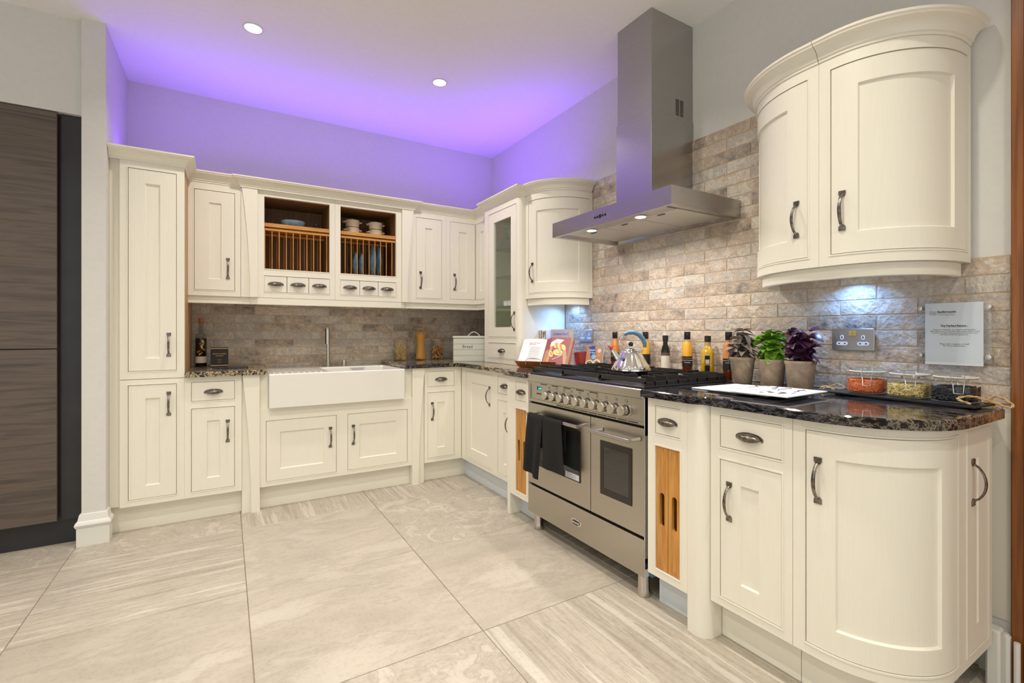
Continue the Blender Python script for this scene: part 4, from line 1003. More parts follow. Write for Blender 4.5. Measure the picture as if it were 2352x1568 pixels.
part('knob', MB().lathe([(0.0165, 0.004), (0.0165, 0.048), (0.015, 0.05), (0.0001, 0.05)], c=(-1.385, -0.095, 0.8685), seg=20), 'satin', t)
part('lever', MB().box(-0.002, 0.002, -0.0175, -0.0165, -0.022, 0.022).xf(Matrix.Translation((-1.385, -0.095, 0.895)) @ Matrix.Rotation(R(14), 4, 'Y')), 'labelcream', t, label='bright reflective lever slot')

# ------------------------------------------------------------------ range cooker
YL, YR = -1.683, -2.585
t = thing('range_cooker', 'wide brushed steel range cooker with two oven doors and ten knobs', 'cooker', (-0.38, -2.13, 0.0))
part('body', MB().box(-0.648, -0.095, YR+0.004, YL-0.004, 0.105, 0.852), 'steel', t)
part('gap_backing', MB().box(-0.6495, -0.648, YR+0.004, YL-0.004, 0.105, 0.742), 'black', t)  # added black backing; paints in the shade of the gaps between doors
part('front_band', MB().box(-0.684, -0.092, YR, YL, 0.850, 0.893, 0.004), 'steel', t)
part('hob_tray', MB().box(-0.668, -0.098, YR+0.012, YL-0.012, 0.893, 0.9035, 0.003), 'iron', t)
cp = Path([(-0.672, YL-0.004), (-0.672, YR+0.004)], 0); W = cp.end
mb = MB(); plate(mb, cp, 0, W, 0.738, 0.849, [(0.014, W-0.014, 0.752, 0.838)], 0.0, -0.024); part('panel_surround', mb, 'steel', t)
mb = MB(); plate(mb, cp, 0.012, W-0.012, 0.750, 0.840, [], -0.005, -0.02); ctrl = part('control_panel', mb, 'steel', t)
inst('display', mkmesh('display', MB().box(-0.020, 0.020, -0.009, 0.009, 0, 0.001), M['black']), ctrl, cp.mt(0.098, -0.005, 0.817))
text('0:00', 0.017, cp.mt(0.105, -0.0034, 0.816), 'clock', ctrl)
for i in range(5):
    pass
btn = mkmesh('panel_button', MB().lathe([(0.0032, 0), (0.0032, 0.003), (0.0001, 0.0035)], seg=10), M['ovenborder'])
for i in range(5): inst('panel_button', btn, ctrl, cp.mt(0.078+0.0105*i, -0.005, 0.786))
kb = MB().lathe([(0.028, 0), (0.028, 0.004), (0.026, 0.005)], seg=28); ring_m = mkmesh('knob_ring', kb, M['steel'])
kn = MB().lathe([(0.0215, 0), (0.0215, 0.004), (0.0225, 0.0045), (0.0225, 0.0265), (0.021, 0.029), (0.0001, 0.0295)], seg=28); knm = mkmesh('knob', kn, M['satin'])
kd = MB().lathe([(0.0232, 0.0), (0.0232, 0.006)], seg=28); kdm = mkmesh('knob_shadow_gap', kd, M['black'])
sqo = [(-0.0075, -0.0055), (0.0075, -0.0055), (0.0075, 0.0055), (-0.0075, 0.0055)]
icon = MB().ringplate(sqo, [(x*0.86, y*0.82) for x, y in sqo], 0, 0.0003).box(-0.0005, 0.0005, -0.0095, -0.0075, 0, 0.0003); im = mkmesh('knob_symbol', icon, M['ink'])
for i in range(10):
    a = 0.2+0.065*i
    k = inst('knob', knm, t, cp.mt(a, 0.007, 0.789)); inst('knob_ring', ring_m, k, cp.mt(a, -0.005, 0.789)); inst('knob_gap', kdm, k, cp.mt(a, 0.0, 0.789))
    s_ = inst('knob_symbol', im, ctrl, cp.mt(a-0.001, -0.0049, 0.830))
    dotm = MB().box(-0.0016, 0.0016, -0.0016, 0.0016, 0, 0.0004); inst('symbol_dot', mkmesh('symbol_dot', dotm, M['ink']), ctrl, cp.mt(a-0.001+[0, -.004, .004, 0, -.004, -.004, 0, 0, .004, .004][i], -0.0048, 0.830+[0, 0, 0, 0, 0, .002, -.002, .002, 0, -.002][i]))
for a in (0.234, 0.365): inst('indicator_light', mkmesh('indicator_light', MB().lathe([(0.003, 0), (0.0028, 0.0015), (0.0001, 0.002)], seg=12), M['orangepl']), ctrl, cp.mt(a, -0.005, 0.822))
# vent slots under the knobs
sl = mkmesh('vent_slot', MB().box(-0.030, 0.030, -0.0025, 0.0025, 0, 0.0006), M['ovenborder'])
for i in range(9): inst('vent_slot', sl, t, cp.mt(0.30+0.066*i, 0.0, 0.7445))
for i in range(5): inst('vent_slot', sl, t, cp.mt(0.15+0.105*i, 0.0, 0.8437))
# doors
def oven_door(y0, y1, z0, z1, wa0, wa1, wz0, wz1, ha0, ha1, nm='oven_door'):
    P = Path([(-0.676, 0.0), (-0.676, -4.0)], 0)
    mb = MB(); plate(mb, P, -y0, -y1, z0, z1, [], 0.0, -0.028)
    d = part(nm, mb, 'steel', t)
    g = MB(); plate(g, P, -wa0, -wa1, wz0, wz1, [(-wa0+0.022, -wa1-0.018, wz0+0.030, wz1-0.028)], 0.0035, 0.0); part('window_border', g, 'ovenborder', d)
    g = MB(); plate(g, P, -wa0+0.021, -wa1-0.017, wz0+0.029, wz1-0.027, [], 0.0022, 0.0); part('window_glass', g, 'ovenglass', d)
    hb = MB().tube([P.at(-ha0, 0.052, 0.674), P.at(-ha1, 0.052, 0.674)], 0.0095, 16); part('handle_bar', hb, 'steel', d)
    for a in (-ha0+0.012, -ha1-0.012):
        part('handle_post', MB().tube([P.at(a+(0.02 if a > 1.9 and ha0 < -1.9 else 0.0), 0.0, 0.679), P.at(a, 0.05, 0.674)], [0.009, 0.007], 10), 'steel', d)
    return d
d = oven_door(YL-0.004, -2.2375, 0.270, 0.727, -1.80, -2.163, 0.383, 0.640, -1.757, -2.205)
oven_door(-2.2415, YR+0.002, 0.270, 0.727, -2.311, -2.513, 0.378, 0.628, -2.292, -2.552)
PO = Path([(-0.676, 0.0), (-0.676, -4.0)], 0)
stk = part('sticker', plate(MB(), PO, 2.045, 2.155, 0.389, 0.418, [], 0.0045, 0.0036), 'paper', d, label='white printed sticker')
lm = MB()
for k_ in range(5): lm.join(plate(MB(), PO, 2.049, 2.150-0.02*(k_ % 2), 0.3915+0.005*k_, 0.3935+0.005*k_, [], 0.0049, 0.0045))
part('sticker_print', lm, 'greyink', d, kind='stuff')
part('storage_drawer', plate(MB(), PO, -YL+0.002, -YR-0.002, 0.098, 0.256, [], 0.0, -0.028), 'steel', t)
part('side_strip', MB().box(-0.674, -0.64, YR-0.0015, YR+0.003, 0.10, 0.86), 'chrome', t)

bm_ = MB().lathe([(1.0, 0), (1.0, 0.6), (0.9, 1.0), (0.0001, 1.0)], seg=36).xf(Matrix.Diagonal((0.040, 0.017, 0.003, 1)))
bdg = inst('badge', mkmesh('badge', bm_, M['chrome']), t, PO.mt(2.128, 0.0, 0.176))
inst('badge_face', mkmesh('badge_face', MB().lathe([(1.0, 0), (0.0001, 0.001)], seg=36).xf(Matrix.Diagonal((0.034, 0.0125, 0.3, 1))), M['blackgloss']), bdg, PO.mt(2.128, 0.0033, 0.176))
text('britannia', 0.0165, PO.mt(2.128, 0.0042, 0.176), 'labelcream', bdg, bold=0.0003)
for (x, y) in ((-0.636, -1.735), (-0.640, -2.548), (-0.13, -1.735), (-0.13, -2.548)):
    part('leg', MB().lathe([(0.026, 0.0), (0.028, 0.004), (0.028, 0.026), (0.026, 0.03), (0.0255, 0.105)], c=(x, y, 0.0), seg=24), 'satin', t)
# burners and pan supports
bur = [(-0.52, -1.83, 0.034), (-0.25, -1.83, 0.045), (-0.385, -2.135, 0.060), (-0.53, -2.44, 0.045), (-0.25, -2.44, 0.034)]
for x, y, r_ in bur:
    b = part('burner', MB().lathe([(r_*1.05, 0), (r_*1.05, 0.010), (r_*0.9, 0.014), (r_*0.6, 0.015)], c=(x, y, 0.9035), seg=28), 'satin', t)
    part('burner_cap', MB().lathe([(r_*0.82, 0), (r_*0.84, 0.006), (r_*0.5, 0.010), (0.0001, 0.011)], c=(x, y, 0.9175), seg=28), 'iron' if (x, y) != (-0.53, -2.44) else 'satin', b)
zt = 0.943
for gi, (ya, yb) in enumerate(((-1.70, -1.985), (-1.99, -2.278), (-2.283, -2.570))):
    g = MB(); ym = (ya+yb)/2; h_ = 0.0065
    g.box(-0.655, -0.110, ya, ya-h_, 0.9035, zt-0.012).box(-0.655, -0.110, yb, yb+h_, 0.9035, zt-0.022)
    for x in (-0.655, -0.385, -0.117): g.box(x, x+h_, yb, ya, zt-0.028, zt-0.008)
    for x in (-0.60, -0.525, -0.45, -0.32, -0.25, -0.175):
        g.box(x, x+h_, ya, ya-0.095, zt-0.022, zt); g.box(x, x+h_, yb, yb+0.078, 0.905, zt)
    for (cx) in (-0.52, -0.25):
        for s_ in (-1, 1):
            g.box(cx+s_*0.125, cx+s_*0.035, ym-h_/2, ym+h_/2, zt-0.022, zt)
    part('pan_support', g, 'iron', t, smooth=0)

# towel over the left oven handle
def sheet(fn, nu, nv, th):
    """closed cloth sheet from fn(u,v)->Vector, thickness along numeric normal"""
    g = [[fn(i/nu, j/nv) for j in range(nv+1)] for i in range(nu+1)]
    nr = [[None]*(nv+1) for _ in range(nu+1)]
    for i in range(nu+1):
        for j in range(nv+1):
            a = g[min(i+1, nu)][j]-g[max(i-1, 0)][j]; b = g[i][min(j+1, nv)]-g[i][max(j-1, 0)]; c = a.cross(b); nr[i][j] = c.normalized() if c.length > 0 else Vector((1, 0, 0))
    vs = [g[i][j]+nr[i][j]*th/2 for i in range(nu+1) for j in range(nv+1)]+[g[i][j]-nr[i][j]*th/2 for i in range(nu+1) for j in range(nv+1)]
    N_ = (nu+1)*(nv+1); I = lambda i, j: i*(nv+1)+j; fs = []
    for i in range(nu):
        for j in range(nv):
            fs.append((I(i, j), I(i+1, j), I(i+1, j+1), I(i, j+1))); fs.append((N_+I(i, j), N_+I(i, j+1), N_+I(i+1, j+1), N_+I(i+1, j)))
    for i in range(nu): fs += [(I(i, 0), N_+I(i, 0), N_+I(i+1, 0), I(i+1, 0)), (I(i, nv), I(i+1, nv), N_+I(i+1, nv), N_+I(i, nv))]
    for j in range(nv): fs += [(I(0, j), I(0, j+1), N_+I(0, j+1), N_+I(0, j)), (I(nu, j), N_+I(nu, j), N_+I(nu, j+1), I(nu, j+1))]
    return MB().add(vs, fs)
hx = -0.728
def tw_front(u, v):
    # u across (0 left), v from back hem over the bar to the front hem
    y = -1.782-0.145*u
    Lb, Lf = 0.17, 0.305
    s_ = v*(Lb+Lf+0.03)
    if s_ < Lb: x = hx+0.0155; z = 0.674-(Lb-s_)
    elif s_ < Lb+0.03:
        a = PI*(s_-Lb)/0.03; x = hx+0.0155*math.cos(a); z = 0.674+0.0135*math.sin(a)
    else: x = hx-0.0155; z = 0.674-(s_-Lb-0.03)
    d = max(0, (0.674-z)/0.33)
    x -= 0.010*math.sin(u*9.0+0.5)*min(1, d*1.6)*(1 if s_ > Lb else 0.3) + 0.008*d*(s_ > Lb)
    y += 0.035*d*(1 if s_ > Lb else 0)*(0.8+0.2*u)
    if s_ > Lb+0.03: z += 0.018*math.sin(u*PI)*0-0.030*u*d*(1 if d > 0.5 else d*2)
    return Vector((x, y, z))
def tw_back(u, v):
    y = -1.925-0.165*u; s_ = v*0.44
    if s_ < 0.15: x = hx+0.0145; z = 0.674-(0.15-s_)
    elif s_ < 0.18:
        a = PI*(s_-0.15)/0.03; x = hx+0.0145*math.cos(a); z = 0.674+0.0125*math.sin(a)
    else: x = hx-0.0145; z = 0.674-(s_-0.18)
    d = max(0, (0.674-z)/0.3)
    x += -0.006*math.sin(u*7.0)*min(1, d*1.5)*(s_ > 0.15)+0.004*d*(s_ > 0.15); y -= 0.030*d*u*(s_ > 0.15)
    return Vector((x, y, z))
t = thing('tea_towel', 'black towel hanging over the left oven door handle', 'towel', (-0.73, -1.93, 0.345))
part('front_fold', sheet(tw_front, 16, 40, 0.004), 'towel', t, smooth=80)
part('rear_fold', sheet(tw_back, 14, 34, 0.003), 'towel', t, smooth=80)

# ------------------------------------------------------------------ cooker hood
t = thing('cooker_hood', 'brushed steel chimney cooker hood above the range cooker', 'hood', (-0.25, -2.13, 1.70))
hy0, hy1, hx0, hx1 = -2.577, -1.685, -0.502, 0.008
z0, z1 = 1.702, 1.788
mb = MB()
O = [(hx0, hy0), (hx1, hy0), (hx1, hy1), (hx0, hy1)]; I1 = [(hx0+0.022, hy0+0.03), (hx1-0.01, hy0+0.03), (hx1-0.01, hy1-0.03), (hx0+0.022, hy1-0.03)]
I2 = [(hx0+0.045, hy0+0.07), (hx1-0.035, hy0+0.07), (hx1-0.035, hy1-0.07), (hx0+0.045, hy1-0.07)]
mb.add([(*p, z0) for p in O]+[(*p, z1) for p in O]+[(*p, z0) for p in I1]+[(*p, z0+0.020) for p in I2],
       [(0, 1, 5, 4), (1, 2, 6, 5), (2, 3, 7, 6), (3, 0, 4, 7), (4, 5, 6, 7)]+[(i, 8+i, 8+(i+1) % 4, (i+1) % 4) for i in range(4)]+[(8+i, 12+i, 12+(i+1) % 4, 8+(i+1) % 4) for i in range(4)]+[(12, 15, 14, 13)])
part('canopy', mb, 'steel_v', t, smooth=0)
fy = (hy1-hy0-0.14)/3
for i in range(3):
    a = hy0+0.07+fy*i
    f = part('grease_filter', MB().box(hx0+0.125, hx1-0.045, a+0.004, a+fy-0.004, z0+0.010, z0+0.018, 0.002), 'filter', t)
    part('filter_catch', MB().box(hx0+0.140, hx0+0.152, a+fy*0.5-0.03, a+fy*0.5+0.01, z0+0.0075, z0+0.010), 'ovenborder', f)
part('light_panel', MB().box(hx0+0.050, hx0+0.12, hy0+0.075, hy1-0.075, z0+0.010, z0+0.018), 'steel_v', t)
for y in (-1.94, -2.31):
    l_ = part('lamp_bezel', MB().lathe([(0.032, 0), (0.034, -0.003), (0.026, -0.004)], c=(hx0+0.088, y, z0+0.010), seg=24), 'chrome', t)
    part('lamp_lens', MB().lathe([(0.026, -0.0043), (0.0001, -0.0048)], c=(hx0+0.088, y, z0+0.010), seg=20), 'lamp', l_)
lc = part('lower_chimney', MB().box(-0.314, 0.008, -2.290, -2.032, z1, 2.285, 0.0012), 'steel_v', t, smooth=0)
part('upper_chimney', MB().box(-0.309, 0.008, -2.285, -2.037, 2.285, H-0.002, 0.0012), 'steel_v', t, smooth=0)
slm = mkmesh('vent_slot', MB().box(-0.013, 0.013, -0.0017, 0.0017, 0, 0.0008), M['black'])
uc = [o for o in COL.objects if o.name == 'upper_chimney'][0]
for c_ in range(2):
    for k_ in range(12): inst('vent_slot', slm, uc, frame((-0.112+0.034*c_, -2.2852, 2.300+0.0073*k_*1.0), (1, 0, 0), (0, 0, 1), (0, -1, 0)))
PH = Path([(hx0, 0), (hx0, -4)], 0)
for k_, a in enumerate((2.070, 2.088, 2.109, 2.130, 2.149)):
    mm = MB().box(-0.008, 0.008, -0.009, 0.009, 0, 0.0015) if k_ == 2 else MB().lathe([(0.0065, 0), (0.006, 0.002), (0.0001, 0.0022)], seg=16).box(-0.0006, 0.0006, 0.008, 0.016, 0, 0.0006)
    inst('hood_button', mkmesh('hood_button', mm, M['blackgloss']), t, PH.mt(a, 0.0, 1.745))

# ------------------------------------------------------------------ sockets
def socket(P, a, z, wd, ht, lab, plate_mat, rocker):
    tt = thing('double_socket', lab, 'socket', tuple(P.at(a, 0.02, z-ht/2)), 'double sockets')
    pm = inst('face_plate', mkmesh('face_plate', MB().prism(rrect(-wd/2, wd/2, -ht/2, ht/2, 0.004), 0.0, 0.006, 0.001), M[plate_mat]), tt, P.mt(a, 0.0, z))
    for s_ in (-1, 1):
        cx = s_*wd*0.25
        ins = MB().prism(rrect(cx-0.0065, cx+0.0065, -0.001, 0.018, 0.006), 0.006, 0.0072).prism(rrect(cx-0.021, cx+0.021, -0.024, -0.009, 0.0072), 0.006, 0.0072)
        i_ = inst('insert', mkmesh('insert', ins, M['plastic']), tt, P.mt(a, 0.0, z)); i_['kind'] = 'stuff'
        hl = MB().box(cx-0.002, cx+0.002, 0.004, 0.013, 0.0071, 0.0075).box(cx-0.014, cx-0.007, -0.0185, -0.0145, 0.0071, 0.0075).box(cx+0.007, cx+0.014, -0.0185, -0.0145, 0.0071, 0.0075)
        h_ = inst('pin_holes', mkmesh('pin_holes', hl, M['black']), i_, P.mt(a, 0.0, z)); h_['kind'] = 'stuff'
        inst('switch', mkmesh('switch', MB().box(s_*0.0068-0.0062, s_*0.0068+0.0062, 0.014, 0.034, 0.006, 0.0095, 0.001), M[rocker]), tt, P.mt(a, 0.0, z))
        inst('screw', mkmesh('screw', MB().lathe([(0.0035, 0), (0.003, 0.0015), (0.0001, 0.0015)], seg=12), M['satin']), tt, P.mt(a+s_*0.062, 0.006, z))
PW = Path([(-0.002, 0), (-0.002, -4)], 0)
M['socketplate'] = plain('brushed_socket_plate', (0.52, 0.51, 0.49), 0.36, 1.0)
socket(PW, 3.073, 1.105, 0.152, 0.088, 'brushed steel double socket with brass switches, right of the potted plants', 'socketplate', 'gold')
socket(PW, 1.400, 1.110, 0.146, 0.086, 'brushed steel double socket behind the open cookbook', 'socketplate', 'satin')

# ------------------------------------------------------------------ sign
t = thing('notice_sign', 'clear acrylic wall holder with a white printed notice, right of the socket', 'sign', (-0.02, -3.39, 1.02))
part('acrylic_plate', MB().box(-0.026, -0.023, -3.488, -3.290, 1.030, 1.238), 'acrylic', t)
pp_ = part('paper_sheet', MB().box(-0.0215, -0.0205, -3.467, -3.312, 1.020, 1.237), 'paper', t)
for y in (-3.298, -3.480):
    for z in (1.052, 1.220):
        part('standoff', MB().lathe([(0.0065, 0), (0.0065, 0.024), (0.008, 0.0245), (0.008, 0.028), (0.0001, 0.0285)], seg=16).xf(frame((0.0, y, z), (0, -1, 0), (0, 0, 1), (-1, 0, 0))), 'satin', t)
PN = Path([(-0.0216, 0), (-0.0216, -4)], 0)
def nt_(body, a, z, size, mat, **k): text(body, size, PN.mt(a, 0, z), mat, pp_, **k)
nt_('bathroom', 3.372, 1.206, 0.0125, 'ink', bold=0.0003); nt_('company', 3.372, 1.197, 0.0125, 'greyink')
for k_ in range(3):
    pts = [tuple(PN.at(3.324+0.020*i/8, 0.0002, 1.207-0.005*k_+0.0012*math.sin(i/8*2*PI))) for i in range(9)]
    part('wave_mark', MB().tube(pts, 0.0006, 5), 'navy', pp_)
nt_('The Perfect Recipe...', 3.392, 1.157, 0.0088, 'ink', bold=0.0003)
part('underline', plate(MB(), PN, 3.360, 3.424, 1.1520, 1.1526, [], 0.0003, 0), 'ink', pp_)
for k_, s_ in enumerate(('Using our expertise, our experienced installers', 'will create your new kitchen with quality British-made', 'furniture, complemented by beautiful honed stone', 'and state-of-the-art appliances.')):
    nt_(s_, 3.392, 1.1435-0.0058*k_, 0.0060, 'ink')
nt_('Please ask a member of staff', 3.392, 1.0935, 0.0068, 'ink'); nt_('for more information', 3.392, 1.087, 0.0068, 'ink')

# ------------------------------------------------------------------ crockery
t = thing('blue_bowl', 'blue glazed bowl on the left plate rack shelf', 'bowl', (-1.765, -0.19, 1.888))
part('bowl_body', MB().lathe([(0.040, 0), (0.042, 0.002), (0.070, 0.018), (0.084, 0.044), (0.086, 0.054), (0.083, 0.0545), (0.080, 0.044), (0.066, 0.020), (0.0001, 0.006)], c=(-1.765, -0.19, 1.8885), seg=40), 'blueware', t, smooth=60)
for (x, lab) in ((-1.345, 'left'), (-1.165, 'right')):
    for k_ in range(2):
        zz = 1.8885+0.0005+k_*0.061
        t = thing('casserole_pot', 'small cream lidded casserole, %s of the %s stack on the rack shelf' % ('top' if k_ else 'bottom', lab), 'pot', (x, -0.20, zz), 'cream casseroles')
        part('pot_body', MB().lathe([(0.046, 0), (0.050, 0.003), (0.052, 0.046), (0.054, 0.048), (0.050, 0.048), (0.047, 0.006), (0.0001, 0.005)], c=(x, -0.20, zz), seg=32), 'creamware', t, smooth=50)
        part('pot_lid', MB().lathe([(0.0535, 0.0485), (0.053, 0.052), (0.040, 0.056), (0.014, 0.058), (0.012, 0.0595 if not k_ else 0.064), (0.0001, 0.060 if not k_ else 0.068)], c=(x, -0.20, zz), seg=32), 'creamware', t, smooth=50)
        for s_ in (-1, 1):
            c_ = x+s_*0.056
            part('pot_handle', MB().tube([(x+s_*0.049, -0.222, zz+0.036), (x+s_*0.064, -0.219, zz+0.038), (x+s_*0.071, -0.200, zz+0.039), (x+s_*0.064, -0.181, zz+0.038), (x+s_*0.049, -0.178, zz+0.036)], 0.0042, 8), 'creamware', t)
pl_prof = [(0.045, 0), (0.047, 0.003), (0.075, 0.006), (0.108, 0.016), (0.110, 0.0185), (0.107, 0.019), (0.074, 0.010), (0.0001, 0.007)]
for i, (x, r_, lab) in enumerate(((-1.345, 0.095, 'leftmost of the blue plates standing in the rack'), (-1.300, 0.092, 'second blue plate from the left in the rack'), (-1.212, 0.124, 'larger blue plate standing third in the rack'), (-1.170, 0.122, 'rightmost blue plate in the rack'))):
    mb = MB().lathe([(a*r_/0.11, b) for a, b in pl_prof], seg=40).xf(frame((x, -0.198, 1.573+r_+0.001), (0, 1, 0.0), (0, 0, 1), (1, 0, 0.0)))
    single('dinner_plate', mb, 'blueware', 'blue rimmed plate, '+lab, 'plate', 'blue plates in the rack', smooth=60)

# ------------------------------------------------------------------ left worktop items
ZT = 0.8968
t = thing('spirit_bottle', 'tall corked bottle of dark spirit with gold flowers, beside the larder', 'bottle', (-2.335, -0.10, ZT))
bx_, by_ = -2.335, -0.10
g = part('bottle_glass', MB().lathe([(0.030, 0), (0.034, 0.004), (0.034, 0.205), (0.030, 0.222), (0.016, 0.238), (0.0125, 0.25), (0.0125, 0.305)], c=(bx_, by_, ZT), seg=32), 'bottlepane', t, smooth=60)
part('spirit', MB().lathe([(0.030, 0.006), (0.0325, 0.008), (0.0325, 0.196), (0.0001, 0.196)], c=(bx_, by_, ZT), seg=32), 'whisky', t, smooth=60)
part('paper_label', MB().lathe([(0.0346, 0.028), (0.0346, 0.072)], c=(bx_, by_, ZT), seg=32), 'labelcream', t, recalc=False)
part('cork_stopper', MB().lathe([(0.011, 0.300), (0.011, 0.306), (0.0165, 0.308), (0.017, 0.332), (0.015, 0.336), (0.0001, 0.336)], c=(bx_, by_, ZT), seg=20), 'cork', t)
rnd = random.Random(3)
for i in range(16):
    z = 0.085+0.1*i/16; an = R(-95+rnd.uniform(-26, 40)); rr_ = 0.0351
    fl_ = MB().lathe([(0.0055+rnd.uniform(-0.002, 0.002), 0), (0.0001, 0.0006)], seg=6).xf(frame((bx_+rr_*math.cos(an), by_+rr_*math.sin(an), ZT+z), (-math.sin(an), math.cos(an), 0), (0, 0, 1), (math.cos(an), math.sin(an), 0)))
    part('gold_flower', fl_, 'gold', t)
t = thing('perfume_box', 'black gift box with gold bands and lettering on the left worktop', 'box', (-2.226, -0.16, ZT))
part('box_body', MB().box(-2.278, -2.174, -0.185, -0.135, ZT+0.0005, ZT+0.134, 0.001), 'labelblack', t)
part('gold_band', MB().box(-2.2785, -2.1735, -0.1856, -0.1346, ZT+0.008, ZT+0.013), 'gold', t); part('gold_band', MB().box(-2.2785, -2.1735, -0.1856, -0.1346, ZT+0.124, ZT+0.129), 'gold', t)
bf = frame((-2.226, -0.1852, ZT+0.09), (1, 0, 0), (0, 0, 1), (0, -1, 0)); bt_ = [o for o in t.children if o.name.startswith('box_body')][0]
text('RALPH LAUREN', 0.0112, bf, 'gold', bt_); text('ROMANCE', 0.009, bf @ Matrix.Translation((0, -0.014, 0)), 'gold', bt_)
text('FOR MEN', 0.006, bf @ Matrix.Translation((0, -0.042, 0)), 'gold', bt_)
text('PARFUM', 0.006, bf @ Matrix.Translation((0, -0.058, 0)), 'gold', bt_)
single('dark_tile_sample', MB().box(-0.10, 0.10, -0.05, 0.05, 0, 0.008, 0.001).xf(Matrix.Translation((-2.16, -0.345, ZT+0.0005)) @ Matrix.Rotation(R(-4), 4, 'Z')), 'slate', 'thin dark slate tile lying in front of the black gift box', 'tile')

# pasta jars
def gjar(x, y, prof, label, lid_r, top_z, mat='pane'):
    t = thing('pasta_jar', label, 'jar', (x, y, ZT), 'pasta jars')
    part('jar_glass', MB().lathe(prof, c=(x, y, ZT+0.0005), seg=36), mat, t, smooth=60)
    part('jar_lid', MB().lathe([(lid_r, top_z), (lid_r+0.001, top_z+0.003), (lid_r+0.001, top_z+0.010), (lid_r-0.002, top_z+0.012), (0.0001, top_z+0.012)], c=(x, y, ZT), seg=32), 'woodlid', t)
    return t
cy = lambda r_, h_: [(r_-0.004, 0), (r_, 0.004), (r_, h_)]
JX = ((-0.925, -0.10), (-0.752, -0.10), (-0.600, -0.10))
t = gjar(*JX[0], cy(0.056, 0.165), 'glass jar of curled pasta nests, nearest the sink', 0.057, 0.165)
mb = MB(); rnd = random.Random(5)
for i in range(95):
    r_ = rnd.uniform(0.008, 0.017); an = rnd.uniform(0, 2*PI); rr_ = rnd.uniform(0.6, 1)*(0.051-r_*0.75); z = rnd.uniform(0.016, 0.135)
    mt = Matrix.Translation((JX[0][0]+rr_*math.cos(an), JX[0][1]+rr_*math.sin(an), ZT+z)) @ Matrix.Rotation(an, 4, 'Z') @ Matrix.Rotation(R(90)+rnd.uniform(-.7, .7), 4, 'Y') @ Matrix.Rotation(rnd.uniform(0, 6), 4, 'Z')
    e = rnd.uniform(3.5, 5.8)
    mb.join(MB().tube([(r_*math.cos(e*q/9), r_*0.8*math.sin(e*q/9), 0.003*q/9) for q in range(10)], 0.0022, 5).xf(mt))
part('pasta', mb, 'pasta', t, kind='stuff')
hg = [(0.040, 0), (0.044, 0.004), (0.043, 0.03), (0.034, 0.10), (0.031, 0.135), (0.034, 0.175), (0.043, 0.235), (0.045, 0.262)]
t = gjar(*JX[1], hg, 'tall waisted glass jar full of spaghetti', 0.046, 0.262)
mb = MB()
def hgr(z):
    for i in range(len(hg)-1):
        if hg[i][1] <= z <= hg[i+1][1]: return hg[i][0]+(hg[i+1][0]-hg[i][0])*(z-hg[i][1])/(hg[i+1][1]-hg[i][1])
    return hg[-1][0]
for i in range(54):
    an = 2*PI*i/54+rnd.uniform(-.03, .03); tw_ = rnd.uniform(-.25, .25); top_ = rnd.uniform(0.225, 0.245); pts = []
    for q in range(7):
        z = 0.01+(top_-0.01)*q/6; r_ = hgr(z)-0.0048; pts.append((JX[1][0]+r_*math.cos(an+tw_*q/6), JX[1][1]+r_*math.sin(an+tw_*q/6), ZT+z))
    mb.tube(pts, 0.0017, 5)
mb.lathe([(hgr(z)-0.007, z) for z in (0.010, 0.05, 0.10, 0.135, 0.175, 0.22)], c=(*JX[1], ZT), seg=24)
part('spaghetti', mb, 'spag', t, kind='stuff')
t = gjar(*JX[2], cy(0.054, 0.168), 'glass jar of mixed orange and green pasta twists, nearest the bread bin', 0.055, 0.168)
for (mm, cnt) in (('pasta', 60), ('pasta_o', 55), ('pasta_g', 26)):
    mb = MB()
    for i in range(cnt):
        an = rnd.uniform(0, 2*PI); rr_ = rnd.uniform(0.4, 1)*0.042; z = rnd.uniform(0.014, 0.125)
        mt = Matrix.Translation((JX[2][0]+rr_*math.cos(an), JX[2][1]+rr_*math.sin(an), ZT+z)) @ Matrix.Rotation(an+R(90), 4, 'Z') @ Matrix.Rotation(rnd.uniform(-1.2, 1.2), 4, 'Y')
        mb.join(MB().tube([(-0.012+0.024*q/8, 0.0028*math.cos(q*1.9), 0.0028*math.sin(q*1.9)) for q in range(9)], 0.0023, 5).xf(mt))
    part('pasta_twists', mb, mm, t, kind='stuff')

# bread bin (mostly in front of the corner, partly hidden by the dresser)
t = thing('bread_bin', 'pale painted metal bread bin with ridged sides and blue lettering', 'bread bin', (-0.47, -0.33, ZT))
Rz = Matrix.Translation((-0.595, -0.425, ZT)) @ Matrix.Rotation(R(-31), 4, 'Z')
mb = MB()
for k_ in range(4): mb.prism(rrect(0.0+0.0, 0.34, 0.0, 0.19, 0.012), 0.001+0.0475*k_, 0.0465+0.0475*k_, 0.002)
part('bin_body', mb.xf(Rz), 'binpaint', t); bb = t.children[0]
ld = part('bin_lid', MB().prism(rrect(-0.004, 0.344, -0.004, 0.194, 0.014), 0.1915, 0.207, 0.003).xf(Rz), 'binpaint', t)
part('lid_handle', MB().tube([(0.115+0.10*q/10, 0.095, 0.207+0.034*math.sin(PI*q/10)) for q in range(11)], 0.004, 8).xf(Rz), 'binpaint', ld)
text('Bread', 0.036, Rz @ frame((0.120, -0.0006, 0.120), (1, 0, 0), (0, 0, 1), (0, -1, 0)), 'navy', bb)

